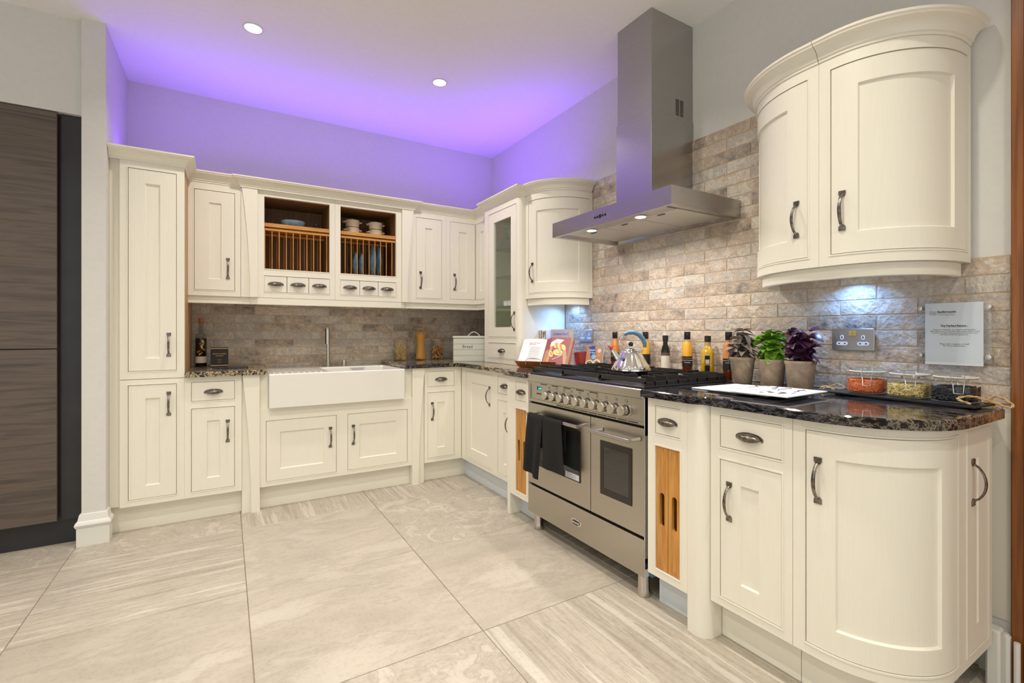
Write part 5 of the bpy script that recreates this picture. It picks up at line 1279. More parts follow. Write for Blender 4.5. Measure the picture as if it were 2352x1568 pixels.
# ------------------------------------------------------------------ cookbook stand and books
d_ = Vector((0.50, -0.866, 0)).normalized(); nrm = Vector((-0.866, -0.50, 0)).normalized(); up = Vector((0, 0, 1))
orig = Vector((-0.475, -1.245, ZT))
lean = R(33)
BF = frame(orig, d_, up, nrm)       # x along the ledge, y up, z towards the viewer
t = thing('cookbook_stand', 'wooden cookbook stand beside the cooker, holding the open cookbook', 'book stand', tuple(orig+d_*0.15))
part('ledge', MB().add([(0.012, 0.003, 0.01), (0.288, 0.003, 0.01), (0.30, 0.045, 0.055), (0.0, 0.045, 0.055), (0.012, 0.003, -0.005), (0.288, 0.003, -0.005), (0.30, 0.045, 0.040), (0.0, 0.045, 0.040)],
     [(0, 1, 2, 3), (4, 7, 6, 5), (0, 4, 5, 1), (1, 5, 6, 2), (2, 6, 7, 3), (3, 7, 4, 0)]).xf(BF), 'teak', t)
part('ledge_floor', MB().box(0.012, 0.288, 0.001, 0.013, -0.06, 0.012, 0.002).xf(BF), 'teak', t)
LB = BF @ Matrix.Translation((0, 0.018, 0.0)) @ Matrix.Rotation(-lean, 4, 'X')
part('back_board', MB().box(0.03, 0.27, 0.0, 0.17, -0.030, -0.020, 0.002).xf(LB), 'teak', t)
part('rear_strut', MB().box(0.13, 0.17, 0.002, 0.014, -0.16, -0.05, 0.002).xf(BF), 'teak', t)
part('page_clip', MB().tube([(0.085, 0.024, 0.05), (0.088, 0.052, 0.048)]+[(0.090+0.011*q, 0.060+0.004*math.sin(PI*q/9), 0.046) for q in range(10)]+[(0.192, 0.052, 0.048), (0.195, 0.024, 0.05)], 0.0022, 6).xf(BF), 'satin', t)
t = thing('open_cookbook', 'thick open cookbook showing a text page and a bread photo', 'book', tuple(orig+d_*0.17+up*0.05))
LB2 = BF @ Matrix.Translation((0.0, 0.028, 0.034)) @ Matrix.Rotation(-lean, 4, 'X')
part('cover', MB().box(-0.006, 0.372, -0.002, 0.212, -0.036, -0.032).xf(LB2), 'redcover', t)
def page(x0, x1, z0, z1, zf):
    n = 8; vs = []
    for i in range(n+1):
        s_ = i/n; x = x0+(x1-x0)*s_; z = zf(s_)
        vs += [(x, 0.0, z), (x, 0.205, z), (x, 0.205, -0.031), (x, 0.0, -0.031)]
    fs = []
    for i in range(n):
        b = i*4
        for k_ in range(4): fs.append((b+k_, b+(k_+1) % 4, b+4+(k_+1) % 4, b+4+k_))
    fs += [(0, 1, 2, 3), (n*4, n*4+3, n*4+2, n*4+1)]
    return MB().add(vs, fs)
lp = part('left_pages', page(0.0, 0.175, 0, 0, lambda s: -0.020+0.008*math.sin(PI*s*0.9)-0.008*max(0, s-0.85)/0.15).xf(LB2), 'paper', t)
rp = part('right_pages', page(0.178, 0.365, 0, 0, lambda s: -0.022+0.026*min(1, s/0.25)+0.003*math.sin(PI*s)).xf(LB2), 'pages', t)
def zr(s): return -0.022+0.026*min(1, s/0.25)+0.003*math.sin(PI*s)
def blob(pts, off, mat, nm='printed_picture'):
    m_ = MB(); n_ = len(pts); m_.add([(x, y, zr(min(1, max(0, (x-0.178)/0.187)))+off) for x, y in pts], [list(range(n_))]); part(nm, m_.xf(LB2), mat, rp, recalc=False, smooth=0)
def strip_rect(x0, x1, y0, y1, off, mat):
    m_ = MB(); n_ = 8; vs = []
    for i in range(n_+1):
        x = x0+(x1-x0)*i/n_; z = zr((x-0.178)/0.187)+off; vs += [(x, y0, z), (x, y1, z)]
    m_.add(vs, [(2*i, 2*i+2, 2*i+3, 2*i+1) for i in range(n_)]); part('printed_picture', m_.xf(LB2), mat, rp, recalc=False, smooth=0)
strip_rect(0.1785, 0.3645, 0.0, 0.2045, 0.0006, 'photored')
def el(cx, cy, rx, ry, rot=0, n=18): return [(cx+rx*math.cos(2*PI*i/n)*math.cos(rot)-ry*math.sin(2*PI*i/n)*math.sin(rot), cy+rx*math.cos(2*PI*i/n)*math.sin(rot)+ry*math.sin(2*PI*i/n)*math.cos(rot)) for i in range(n)]
blob([(0.225, 0.002), (0.362, 0.002), (0.362, 0.05), (0.335, 0.14), (0.23, 0.14), (0.225, 0.05)], 0.0012, 'photoboard')
strip_rect(0.19, 0.225, 0.002, 0.11, 0.0012, 'photoboard')
blob([(0.226, 0.13), (0.30, 0.16), (0.318, 0.185), (0.262, 0.192), (0.228, 0.165)], 0.0016, 'photocloth')
for i in range(5): blob(el(0.262+0.016*i, 0.142-0.004*i, 0.012, 0.026, 0.5), 0.0018+0.0002*i, 'photocrust' if i % 2 else 'photobread')
blob(el(0.292, 0.088, 0.034, 0.024, -0.2), 0.0019, 'photobread'); blob(el(0.294, 0.090, 0.024, 0.013, -0.5), 0.0023, 'photocrust'); blob(el(0.290, 0.092, 0.018, 0.009, -0.5), 0.0025, 'photobread')
blob(el(0.246, 0.075, 0.014, 0.026, 0.5), 0.0021, 'photobread'); blob(el(0.247, 0.077, 0.007, 0.017, 0.5), 0.0023, 'photocrust')
blob([(0.262, 0.035), (0.35, 0.085), (0.352, 0.079), (0.268, 0.028)], 0.0024, 'greyink')
LT = LB2 @ Matrix.Translation((0.095, 0.17, -0.0105))
text('Quick white bread', 0.011, LT, 'redink', lp); text('with herbs', 0.011, LT @ Matrix.Translation((-0.012, -0.012, 0)), 'redink', lp)
for i in range(15):
    wq = 0.055+0.02*((i*7) % 5)/5
    part('text_line', MB().box(0.070, 0.070+wq+0.02, 0.136-0.0085*i, 0.1375-0.0085*i, -0.0112, -0.0108).xf(LB2), 'greyink', lp)

def book(name, lab, x0, x1, y0, y1, h_, cov, grp='cookbooks against the dresser', spine=None, mt=None, lab2=None):
    """upright block: spine faces -x, covers face +-y"""
    t = thing(name, lab, 'book', ((x0+x1)/2, (y0+y1)/2, ZT), grp)
    mt = mt or Matrix.Identity(4); c_ = 0.0025
    part('cover', MB().box(x0, x1, y0, y0+c_, ZT+0.0005, ZT+h_).box(x0, x1, y1-c_, y1, ZT+0.0005, ZT+h_).box(x0, x0+c_, y0, y1, ZT+0.0005, ZT+h_).xf(mt), cov, t)
    part('page_block', MB().box(x0+c_, x1-0.004, y0+c_, y1-c_, ZT+0.004, ZT+h_-0.004).xf(mt), 'pages', t)
    return t
t1 = book('cookbook', 'cream spined book with blue lettering, first against the dresser side', -0.235, -0.03, -1.182, -1.151, 0.252, 'labelcream')
text('Cooking', 0.02, frame((-0.2352, -1.167, ZT+0.205), (0, 0, -1), (0, -1, 0), (-1, 0, 0)), 'bluecover', t1.children[0])
t1 = book('cookbook', 'thick white spined book with red and green pictures, second from the dresser', -0.235, -0.03, -1.230, -1.184, 0.250, 'paper')
for i, (dz, mm) in enumerate(((0.235, 'redink'), (0.222, 'greenprint'), (0.208, 'red'), (0.196, 'orangeprint'))):
    part('spine_picture', MB().box(-0.2358, -0.2350, -1.224+0.006*i, -1.196-0.002*i, ZT+dz-0.006, ZT+dz+0.006), mm, t1.children[0])
# front-facing lilac book
t1 = thing('cookbook', 'lilac book with blue handwriting title, facing out behind the open cookbook', 'book', (-0.17, -1.35, ZT), 'cookbooks against the dresser')
part('cover', MB().box(-0.195, -0.1925, -1.448, -1.240, ZT+0.0005, ZT+0.258).box(-0.155, -0.1525, -1.448, -1.240, ZT+0.0005, ZT+0.258), 'lilac', t1)
part('page_block', MB().box(-0.1925, -0.155, -1.445, -1.243, ZT+0.003, ZT+0.255), 'pages', t1)
cfr = frame((-0.1952, -1.345, ZT+0.226), (0, -1, 0), (0, 0, 1), (-1, 0, 0))
text('Caribbean Food', 0.0255, cfr, 'blueink', t1.children[0], shear=0.35); part('cover_strip', MB().box(-0.1956, -0.195, -1.447, -1.436, ZT+0.01, ZT+0.25), 'paleblue', t1.children[0])
t1 = thing('cookbook', 'closed red book leaning behind the open cookbook', 'book', (-0.13, -1.50, ZT), 'cookbooks against the dresser')
mt = Matrix.Translation((-0.145, -1.462, ZT)) @ Matrix.Rotation(R(16), 4, 'Z') @ Matrix.Rotation(R(-9), 4, 'X')
part('cover', MB().box(0, 0.10, -0.035, -0.032, 0.001, 0.10).box(0, 0.10, -0.003, 0, 0.001, 0.10).box(0, 0.003, -0.035, 0, 0.001, 0.10).xf(mt), 'redcover', t1); part('page_block', MB().box(0.003, 0.096, -0.032, -0.003, 0.003, 0.097).xf(mt), 'pages', t1)
t1 = thing('cookbook', 'small paperback with a blue Quick and Easy banner beside the socket', 'book', (-0.09, -1.56, ZT), 'cookbooks against the dresser')
qf = frame((-0.118, -1.520, ZT), (0.30, -0.954, 0), (0, 0, 1), (-0.954, -0.30, 0)) @ Matrix.Rotation(R(-14), 4, 'X')
part('cover', MB().box(0, 0.118, 0.001, 0.150, -0.003, 0).box(0, 0.118, 0.001, 0.150, -0.025, -0.022).box(0, 0.002, 0.001, 0.15, -0.025, 0).xf(qf), 'paper', t1); part('page_block', MB().box(0.002, 0.116, 0.003, 0.148, -0.022, -0.003).xf(qf), 'pages', t1)
cv = t1.children[0]
def pr(poly, off, mat, nm='printed_picture'): part(nm, MB().add([(x, y, off) for x, y in poly], [list(range(len(poly)))]).xf(qf), mat, cv, recalc=False, smooth=0)
pr([(0.0, 0.001), (0.118, 0.001), (0.118, 0.15), (0.0, 0.15)], 0.0004, 'photoboard'); pr([(0.012, 0.15), (0.062, 0.15), (0.080, 0.066), (0.062, 0.052), (0.040, 0.066)], 0.0012, 'bluecover')
pr(el(0.061, 0.076, 0.019, 0.017), 0.0016, 'paleblue'); pr(el(0.034, 0.030, 0.030, 0.024), 0.0009, 'paper'); pr(el(0.088, 0.034, 0.028, 0.026), 0.0010, 'paper')
pr(el(0.034, 0.031, 0.021, 0.016), 0.0013, 'greenprint'); pr(el(0.034, 0.031, 0.012, 0.010), 0.0016, 'orangeprint'); pr(el(0.088, 0.035, 0.020, 0.018), 0.0013, 'orangeprint'); pr(el(0.086, 0.037, 0.011, 0.010), 0.0016, 'greenprint')
pr([(0.016, 0.15), (0.032, 0.15), (0.032, 0.142), (0.018, 0.142)], 0.0017, 'magenta'); pr(el(0.098, 0.118, 0.014, 0.014), 0.0012, 'photocloth'); pr(el(0.10, 0.088, 0.013, 0.012), 0.0012, 'orangeprint')
text('Quick', 0.019, qf @ Matrix.Translation((0.042, 0.122, 0.0016)), 'paper', cv); text('& Easy', 0.017, qf @ Matrix.Translation((0.047, 0.104, 0.0016)), 'paper', cv)

# ------------------------------------------------------------------ kettle
kx, ky, kz = -0.525, -2.355, 0.9432
kx, ky = -0.455, -2.285
t = thing('kettle', 'polished steel stove kettle with a blue grip, standing on the cooker', 'kettle', (kx, ky, kz))
sc = 1.0
part('kettle_body', MB().lathe([(0.098, 0), (0.104, 0.002), (0.105, 0.005), (0.091, 0.030), (0.075, 0.059), (0.059, 0.086), (0.050, 0.099), (0.044, 0.105), (0.036, 0.110)], c=(kx, ky, kz), seg=56), 'chrome', t, smooth=50)
part('kettle_lid', MB().lathe([(0.036, 0.110), (0.033, 0.114), (0.012, 0.119), (0.005, 0.121), (0.004, 0.130)], c=(kx, ky, kz), seg=36), 'chrome', t, smooth=50)
part('lid_knob', MB().ell((kx, ky, kz+0.140), (0.0125, 0.0125, 0.0125), 20, 12), 'blackgloss', t)
# handle plane seen from the camera: spout left, grip right
hd = Vector((0.80, -0.60, 0)).normalized()
def hp(s_, z):
    z = z if z < 0.1 else 0.1+(z-0.1)*0.84
    return Vector((kx, ky, kz+z))+hd*s_
hpts = [hp(-0.040, 0.098), hp(-0.052, 0.115), hp(-0.060, 0.14), hp(-0.060, 0.165), hp(-0.050, 0.190), hp(-0.034, 0.210), hp(-0.010, 0.222), hp(0.018, 0.222), hp(0.044, 0.208), hp(0.063, 0.182), hp(0.072, 0.152), hp(0.072, 0.128), hp(0.064, 0.110), hp(0.050, 0.098), hp(0.036, 0.104)]
hr = part('wire_handle', MB().tube(hpts, 0.003, 10), 'chrome', t)
gp = []; grr = []
ctrl_pts = hpts[5:12]
for i in range(len(ctrl_pts)-1):
    for q in range(4): gp.append(ctrl_pts[i].lerp(ctrl_pts[i+1], q/4))
gp.append(ctrl_pts[-1])
for i in range(len(gp)): grr.append(0.0095+0.0030*math.sin(PI*i/(len(gp)-1))+0.0010*math.cos(i*1.2)*(1 if i < 8 else 0))
part('grip', MB().tube(gp, grr, 14), 'grip', t, smooth=60)
part('spout', MB().tube([hp(-0.066, 0.062), hp(-0.085, 0.090), hp(-0.098, 0.112)], [0.020, 0.013, 0.008], 16), 'chrome', t, smooth=60)
wb_ = part('bird_whistle', MB().tube([hp(-0.098, 0.111), hp(-0.104, 0.122), hp(-0.106, 0.130)], [0.008, 0.0075, 0.005], 12).ell(tuple(hp(-0.105, 0.128)), (0.006, 0.006, 0.0055), 12, 8), 'red', t)
part('wing', MB().tube([hp(-0.106, 0.126), hp(-0.118, 0.134), hp(-0.122, 0.141)], [0.004, 0.003, 0.001], 8), 'red', wb_); part('wing', MB().tube([hp(-0.104, 0.127), hp(-0.094, 0.134), hp(-0.088, 0.137)], [0.004, 0.003, 0.001], 8), 'red', wb_)
sd = (Vector((-2.19-kx, -4.02-ky, 0)).normalized()-hd*0.75).normalized()
badge_p = Vector((kx, ky, kz))+Vector((sd.x, sd.y, 0))*0.0765+up*0.066
bn = (sd+up*0.75).normalized(); bxv = up.cross(bn).normalized()
part('oval_badge', MB().lathe([(1, 0), (1, 1), (0.0001, 1.2)], seg=24).xf(frame(badge_p, bxv, bn.cross(bxv), bn) @ Matrix.Diagonal((0.011, 0.0095, 0.0015, 1))), 'navy', t)

t.scale = (0.94, 0.94, 0.94)
# ------------------------------------------------------------------ bottles behind the cooker
def sauce(x, y, lab, body, low=None, grp='dressing bottles', cap='blackgloss', label='labelblack', words=None):
    t = thing('dressing_bottle', lab, 'bottle', (x, y, ZT), grp); c_ = (x, y, ZT+0.0004)
    R0 = 0.0265
    part('liquid', MB().lathe([(R0*0.93, 0.002), (R0*0.96, 0.005), (R0*0.96, 0.172), (0.015, 0.184), (0.0135, 0.195), (0.0001, 0.195)] if not low else [(R0*0.96, 0.062), (R0*0.96, 0.172), (0.015, 0.184), (0.0135, 0.195), (0.0001, 0.195)], c=c_, seg=32), body, t, smooth=50)
    if low: part('settled_liquid', MB().lathe([(R0*0.93, 0.002), (R0*0.96, 0.005), (R0*0.96, 0.0615), (0.0001, 0.0615)], c=c_, seg=32), low, t, smooth=50)
    part('bottle_glass', MB().lathe([(R0*0.94, 0), (R0, 0.004), (R0, 0.174), (0.018, 0.187), (0.0155, 0.192), (0.0155, 0.200)], c=c_, seg=32), 'pane', t, smooth=50)
    lb = part('bottle_label', MB().lathe([(R0+0.0004, 0.048 if not low else 0.052), (R0+0.0004, 0.108)], c=c_, seg=40), label, t, recalc=False, smooth=50)
    part('cap', MB().lathe([(0.0165, 0.198), (0.0168, 0.200), (0.0162, 0.216), (0.0168, 0.218), (0.0165, 0.2385), (0.015, 0.240), (0.0001, 0.240)], c=c_, seg=28), cap, t, smooth=50)
    vd = Vector((-2.19-x, -4.02-y, 0)).normalized(); xr = up.cross(vd)
    if words:
        for i, (wd, mm) in enumerate(words):
            text(wd, 0.0085, frame(Vector((x, y, ZT+0.099-0.0115*i))+vd*(R0+0.0016), xr, up, vd), mm, lb)
    return t
W_ = [('Home Harvest', 'orangeprint'), ('Lime & Lemon', 'paper'), ('Dressing', 'paper')]
xb = -0.045
sauce(xb, -1.735, 'orange dressing bottle with a red-edged black label, behind the kettle spout', 'sauce_o', 'red', words=W_[:2])
sauce(xb, -1.995, 'mustard coloured dressing bottle behind the kettle grip', 'sauce_y', None)
sauce(xb, -2.295, 'yellow dressing bottle over a red-brown layer, with a black label', 'sauce_y', 'sauce_r', words=W_)
sauce(-0.055, -2.550, 'orange-brown dressing bottle partly hidden by the purple sage pot', 'sauce_o', 'sauce_r', words=W_[1:])
x, y = xb, -2.145; c_ = (x, y, ZT+0.0004)
t = thing('oil_bottle', 'dark green glass bottle with a cream label, standing behind the cooker', 'bottle', (x, y, ZT))
part('bottle_glass', MB().lathe([(0.021, 0), (0.0235, 0.004), (0.0235, 0.135), (0.020, 0.152), (0.0135, 0.166), (0.0125, 0.175), (0.0125, 0.200)], c=c_, seg=30), 'darkglass', t, smooth=50)
part('cap', MB().lathe([(0.0150, 0.188), (0.0155, 0.190), (0.0155, 0.219), (0.0001, 0.220)], c=c_, seg=24), 'black', t)
lb = part('bottle_label', MB().lathe([(0.0239, 0.030), (0.0239, 0.105)], c=c_, seg=36), 'labelcream', t, recalc=False)
part('label_picture', MB().lathe([(0.0241, 0.105), (0.0241, 0.122)], c=c_, seg=36), 'brownink', t, recalc=False)
x, y = -0.048, -2.425
t = thing('oil_bottle', 'square clear bottle of yellow oil with a dark label, behind the cooker', 'bottle', (x, y, ZT))
rt_ = R(31)
part('oil', MB().lathe([(0.029, 0.003), (0.030, 0.006), (0.030, 0.128), (0.027, 0.146), (0.014, 0.160), (0.012, 0.170), (0.0001, 0.170)], c=(x, y, ZT), seg=40, power=5, rot=rt_), 'oil', t, smooth=40)
part('bottle_glass', MB().lathe([(0.030, 0), (0.0312, 0.004), (0.0312, 0.130), (0.028, 0.149), (0.0155, 0.163), (0.0145, 0.172), (0.0145, 0.185)], c=(x, y, ZT+0.0003), seg=40, power=5, rot=rt_), 'pane', t, smooth=40)
part('neck_band', MB().lathe([(0.0152, 0.172), (0.0152, 0.188)], c=(x, y, ZT), seg=24), 'gold', t, recalc=False)
part('cap', MB().lathe([(0.0158, 0.187), (0.016, 0.190), (0.016, 0.219), (0.0001, 0.220)], c=(x, y, ZT), seg=24), 'black', t)
ff = frame((x, y, ZT), (math.cos(-R(31)), math.sin(-R(31)), 0), (0, 0, 1), (-math.sin(R(31)), -math.cos(R(31)), 0))
part('bottle_label', MB().box(-0.028, -0.002, 0.020, 0.118, 0.0322, 0.0326).xf(ff), 'labelblack', t)
part('label_band', MB().box(-0.028, -0.002, 0.068, 0.074, 0.0327, 0.0330).xf(ff), 'gold', t); part('label_picture', MB().box(-0.025, -0.005, 0.076, 0.098, 0.0327, 0.0330).xf(ff), 'labelcream', t)

# ------------------------------------------------------------------ potted herbs
def leafmesh(nm, L_, W_, mat, curl=0.25, tip=1.0, round_=0.5):
    n = 9; vs = []
    for i in range(n+1):
        s_ = i/n; wd = W_*(max(0.0, math.sin(PI*min(1, s_**round_)))**0.75)+0.0006
        yy = L_*s_; zz = -curl*L_*s_*s_
        vs += [(-wd/2, yy, zz+wd*0.16), (0, yy, zz), (wd/2, yy, zz+wd*0.16)]
    fs = []
    for i in range(n): b = i*3; fs += [(b, b+1, b+4, b+3), (b+1, b+2, b+5, b+4)]
    nb = len(vs); vs2 = [(x, y, z-0.0007) for x, y, z in vs]; fs2 = [tuple(nb+q for q in f[::-1]) for f in fs]
    m_ = MB().add(vs+vs2, fs+fs2); return mkmesh(nm, m_, M[mat], smooth=60)
def herb(x, y, h_, rt, rb, lab, leafs, nst, spread, hmin, hmax, stemmat, seed, nleaf, droop):
    rnd = random.Random(seed); t = thing('potted_herb', lab, 'plant', (x, y, ZT), 'potted herbs'); c_ = (x, y, ZT+0.0004)
    part('pot', MB().lathe([(rb-0.003, 0), (rb, 0.003), (rt-0.002, h_-0.016), (rt+0.0015, h_-0.013), (rt+0.002, h_), (rt-0.003, h_), (rt-0.006, h_-0.015), (rt-0.008, h_-0.016)], c=c_, seg=40), 'pot', t, smooth=50)
    part('soil', MB().lathe([(rt-0.006, 0), (rt*0.6, 0.004), (0.0001, 0.005)], c=(x, y, ZT+h_-0.014), seg=24), 'soil', t)
    k_ = 0
    for s_ in range(nst):
        an = 2*PI*s_/nst+rnd.uniform(-.4, .4); tp = rnd.uniform(hmin, hmax); sp = spread*rnd.uniform(0.25, 1)*(1.1-0.5*(tp-hmin)/(hmax-hmin+1e-6))
        p0 = Vector((x+math.cos(an)*0.012, y+math.sin(an)*0.012, ZT+h_-0.012)); p2 = Vector((x+math.cos(an)*sp, y+math.sin(an)*sp, ZT+h_+tp)); p1 = (p0+p2)/2+Vector((0, 0, tp*0.22))
        pts = [p0*(1-q)**2+p1*2*q*(1-q)+p2*q*q for q in [i/6 for i in range(7)]]
        pts = [Vector((min(p.x, -0.018), p.y, p.z)) for p in pts]
        part('stem', MB().tube(pts, [0.0018-0.0012*i/6 for i in range(7)], 6), stemmat, t)
        nl = nleaf
        for l_ in range(nl):
            q = 0.40+0.60*(l_//2)/max(1, (nl//2-1)) if l_ < nl-1 else 1.0
            q = min(q, 1.0); base = p0*(1-q)**2+p1*2*q*(1-q)+p2*q*q
            az = an+(PI/2 if (l_//2) % 2 else 0)+(PI if l_ % 2 else 0)+rnd.uniform(-.5, .5); el_ = rnd.uniform(-0.35, 0.55)-droop*(1-q)
            sc_ = rnd.uniform(0.75, 1.2)*(1.0 if q < 0.9 else 0.72)
            dirv = Vector((math.cos(az)*math.cos(el_), math.sin(az)*math.cos(el_), math.sin(el_)))
            if base.x+dirv.x*0.05 > -0.012: dirv.x = -abs(dirv.x)*0.4; dirv.normalize(); base.x = min(base.x, -0.022)
            side = dirv.cross(up).normalized(); nn = side.cross(dirv).normalized()
            inst('leaf', rnd.choice(leafs), t, frame(base, side, dirv, nn) @ Matrix.Rotation(rnd.uniform(-0.7, 0.7), 4, 'Y') @ Matrix.Diagonal((sc_, sc_, sc_, 1)))
    return t
herb(-0.125, -2.668, 0.122, 0.0545, 0.041, 'purple sage with grey-mauve leaves in a clay pot, left of the three', [leafmesh('leaf', 0.066, 0.036, 'leaf_s', 0.55), leafmesh('leaf', 0.052, 0.030, 'leaf_s', 0.3)], 11, 0.052, 0.020, 0.128, 'stem', 2, 8, 0.3)
herb(-0.115, -2.803, 0.118, 0.0555, 0.045, 'bright green basil in a clay pot, middle of the three', [leafmesh('leaf', 0.052, 0.046, 'leaf_g', 0.30, round_=0.8), leafmesh('leaf', 0.042, 0.040, 'leaf_g', 0.1, round_=0.8)], 14, 0.052, 0.015, 0.122, 'stem', 4, 9, 0.4)
herb(-0.125, -2.930, 0.118, 0.058, 0.047, 'dark purple basil in a clay pot, right of the three', [leafmesh('leaf', 0.054, 0.040, 'leaf_p', 0.35, round_=0.8), leafmesh('leaf', 0.044, 0.036, 'leaf_p', 0.15, round_=0.8)], 13, 0.056, 0.015, 0.130, 'stem_p', 9, 9, 0.4)

# ------------------------------------------------------------------ brochures
br_mt = lambda dx, dy, rot, z: Matrix.Translation((-0.415+dx, -3.005+dy, ZT+z)) @ Matrix.Rotation(R(rot), 4, 'Z')
for i, (dx, dy, rot) in enumerate(((0.060, 0.215, -1.0), (0.035, 0.140, 0.5), (0.015, 0.070, 1.5), (0.0, 0.0, 3.0))):
    mt = br_mt(dx, dy, rot, 0.0006+0.0044*i)
    lab = ['lowest white brochure of the fan, farthest left', 'second white brochure of the fan, from the bottom', 'third white brochure of the fan, just under the top one', 'white brochure with dark leaves printed on its cover, on top of the fan'][i]
    loc = mt @ Vector((0, 0, 0)); t = thing('brochure', lab, 'brochure', tuple(loc), 'fanned brochures')
    cvr = part('cover', MB().box(-0.1475, 0.1475, -0.104, 0.104, 0, 0.004, 0.0008).xf(mt), 'paper', t)
    text('INSPIRATION', 0.017, mt @ Matrix.Translation((-0.035, 0.060, 0.0041)) @ Matrix.Rotation(R(-90), 4, 'Z'), 'greyink', cvr)
    if i >= 2:
        rnd = random.Random(i)
        for k_ in range(3):
            px, py = 0.14-0.02*k_, 0.075-0.06*k_; pts = []
            for q in range(9): pts.append(Vector((px, py, 0.0043))); px -= 0.014; py += rnd.uniform(-0.016, 0.012)
            part('printed_branch', MB().tube([mt @ p for p in pts], [0.0022-0.0002*q for q in range(9)], 5), 'brownink', cvr)
        for k_ in range(11):
            px, py = (rnd.uniform(-0.11, -0.02), rnd.uniform(-0.075, 0.02)) if k_ < 7 else (rnd.uniform(0.0, 0.12), rnd.uniform(-0.08, 0.06)); r_ = rnd.uniform(0.008, 0.016) if k_ < 7 else 0.006
            pts = []
            for q in range(14):
                a = 2*PI*q/14; rr_ = r_*(1.0 if q % 2 else 0.55); pts.append((px+rr_*math.cos(a)*1.2, py+rr_*math.sin(a)*0.8, 0.0046))
            part('printed_leaf', MB().add(pts, [list(range(14))]).xf(mt), 'brownink', cvr, recalc=False, smooth=0)

# ------------------------------------------------------------------ tray with storage jars
TB = Matrix.Translation((-0.155, -3.290, ZT)) @ Matrix.Rotation(R(-4.5), 4, 'Z')
t = thing('slate_tray', 'long black slate tray with jute rope handles', 'tray', (-0.155, -3.290, ZT))
part('tray_board', MB().box(-0.076, 0.076, -0.222, 0.222, 0.006, 0.013, 0.001).xf(TB), 'slate', t)
for y in (-0.19, 0.17):
    part('foot_rail', MB().box(-0.06, 0.06, y, y+0.018, 0.0004, 0.006).xf(TB), 'black', t)
def rope(pts, nm='rope_handle'):
    # catmull smoothing + two twisted strands
    P_ = [Vector(p) for p in pts]; out = []
    for i in range(len(P_)-1):
        p0, p1, p2, p3 = P_[max(i-1, 0)], P_[i], P_[i+1], P_[min(i+2, len(P_)-1)]
        for q in range(8):
            s_ = q/8; out.append(0.5*((2*p1)+(p2-p0)*s_+(2*p0-5*p1+4*p2-p3)*s_*s_+(3*p1-p0-3*p2+p3)*s_**3))
    out.append(P_[-1]); mb = MB()
    for ph in (0, PI):
        st = []
        for i, p in enumerate(out):
            tng = (out[min(i+1, len(out)-1)]-out[max(i-1, 0)]).normalized(); b = tng.cross(up)
            if b.length < 0.01: b = Vector((1, 0, 0))
            b.normalize(); c2_ = b.cross(tng); an = i*0.75+ph; st.append(p+b*math.cos(an)*0.0019+c2_*math.sin(an)*0.0019)
        mb.tube(st, 0.0023, 6)
    return part(nm, mb.xf(TB), 'rope', t, smooth=60)
rope([(-0.035, 0.205, 0.0165), (-0.045, 0.235, 0.026), (-0.030, 0.262, 0.010), (0.0, 0.270, 0.012), (0.03, 0.262, 0.018), (0.045, 0.235, 0.030), (0.040, 0.205, 0.0165)])
rope([(-0.055, -0.205, 0.0165), (-0.060, -0.175, 0.030), (-0.030, -0.20, 0.038), (0.010, -0.235, 0.022), (0.035, -0.262, 0.008), (0.060, -0.262, 0.016), (0.066, -0.225, 0.036), (0.06, -0.20, 0.0165)])
rope([(0.035, -0.205, 0.0165), (0.038, -0.228, 0.020), (0.030, -0.238, 0.008), (0.024, -0.230, 0.004)], 'rope_knot')
rope([(0.045, -0.205, 0.0165), (0.052, -0.232, 0.016), (0.048, -0.246, 0.004)], 'rope_knot')
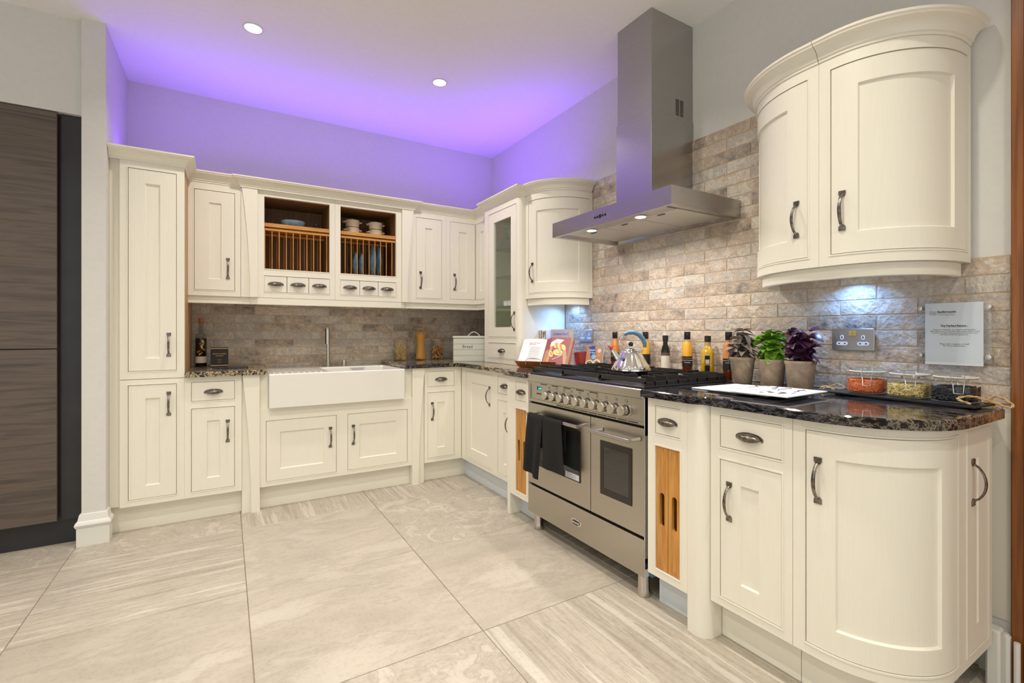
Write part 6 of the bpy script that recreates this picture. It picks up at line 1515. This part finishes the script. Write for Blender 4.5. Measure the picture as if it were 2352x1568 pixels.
def clipjar(ly, lab, fill, grainmesh, ngr, gs, fh, seed):
    c_ = TB @ Vector((0.006, ly, 0.0134)); cx, cy_, cz = c_
    t = thing('clip_top_jar', lab, 'jar', (cx, cy_, cz), 'clip-top jars on the slate tray'); rot = R(-4.5)
    pr_ = [(0.048, 0), (0.054, 0.003), (0.058, 0.012), (0.058, 0.052), (0.055, 0.062), (0.049, 0.070), (0.049, 0.078)]
    part('jar_glass', MB().lathe(pr_, c=(cx, cy_, cz), seg=48, power=3.4, rot=rot), 'pane', t, smooth=50)
    lid = part('glass_lid', MB().lathe([(0.051, 0.0815), (0.053, 0.083), (0.053, 0.090), (0.049, 0.093), (0.030, 0.094), (0.028, 0.090), (0.0001, 0.090)], c=(cx, cy_, cz), seg=40), 'pane', t, smooth=50)
    part('rubber_seal', MB().lathe([(0.050, 0.078), (0.056, 0.0785), (0.056, 0.081), (0.050, 0.0815)], c=(cx, cy_, cz), seg=40), 'labelcream', t)
    part('wire_band', MB().tube([(cx+0.0535*math.cos(2*PI*k_/36), cy_+0.0535*math.sin(2*PI*k_/36), cz+0.0765) for k_ in range(36)], 0.0012, 6, closed=True), 'chrome', t)
    vd = Vector((-0.93, -0.36, 0)).normalized(); sd_ = up.cross(vd)
    c0 = Vector((cx, cy_, cz))
    pts = [c0+vd*0.052+sd_*0.016+up*0.094, c0+vd*0.057+sd_*0.016+up*0.072, c0+vd*0.069+sd_*0.013+up*0.062, c0+vd*0.069+sd_*0.011+up*0.032, c0+vd*0.069-sd_*0.011+up*0.032, c0+vd*0.069-sd_*0.013+up*0.062, c0+vd*0.057-sd_*0.016+up*0.072, c0+vd*0.052-sd_*0.016+up*0.094]
    part('wire_clasp', MB().tube(pts, 0.0013, 7, closed=True), 'chrome', t)
    for s_ in (-1, 1): part('clasp_coil', MB().tube([c0+vd*0.060+sd_*(s_*0.017)+up*(0.073+0.004*math.sin(q*1.3))+vd*(0.004*math.cos(q*1.3))+sd_*(s_*0.0007*q) for q in range(12)], 0.0012, 6), 'chrome', t)
    f = part('contents', MB().lathe([(0.046, 0.004), (0.0505, 0.010), (0.0515, 0.015), (0.0515, fh-0.004), (0.047, fh), (0.0001, fh+0.002)], c=(cx, cy_, cz), seg=48, power=3.4, rot=rot), fill, t, smooth=50)
    rnd = random.Random(seed); mb = MB(); ico = MB().ell((0, 0, 0), gs, 7, 4)
    for i in range(ngr):
        if rnd.random() < 0.30:
            r_ = math.sqrt(rnd.random())*0.047; an = rnd.uniform(0, 2*PI); p = Vector((cx+r_*math.cos(an), cy_+r_*math.sin(an), cz+fh+0.001)); rm = Matrix.Rotation(rnd.uniform(0, 6), 4, 'Z')
        else:
            an = rnd.uniform(PI*0.55, PI*2.0); ca, sa = math.cos(an), math.sin(an); rr_ = (abs(ca)**3.4+abs(sa)**3.4)**(-1/3.4)*0.0522
            ca2, sa2 = ca*math.cos(rot)-sa*math.sin(rot), ca*math.sin(rot)+sa*math.cos(rot)
            p = Vector((cx+rr_*ca2, cy_+rr_*sa2, cz+rnd.uniform(0.008, fh))); rm = Matrix.Rotation(an+rot, 4, 'Z') @ Matrix.Rotation(R(90), 4, 'Y') @ Matrix.Rotation(rnd.uniform(0, 6), 4, 'Z') @ Matrix.Rotation(rnd.uniform(-.5, .5), 4, 'X')
        mt = Matrix.Translation(p) @ rm; mb.add([mt @ v for v in ico.v], ico.f)
    part('grains', mb, grainmesh, t, kind='stuff', recalc=False, smooth=60)
clipjar(0.112, 'clip-top glass jar of orange lentils, nearest the socket', 'lentil', 'lentil', 900, (0.0024, 0.0024, 0.0010), 0.050, 1)
clipjar(-0.020, 'clip-top glass jar of yellow and green split peas, middle of the three', 'pea', 'pea', 650, (0.0034, 0.0034, 0.0020), 0.045, 2)
clipjar(-0.146, 'clip-top glass jar of black beans, at the right end of the tray', 'bean', 'bean', 520, (0.0042, 0.0028, 0.0022), 0.048, 3)
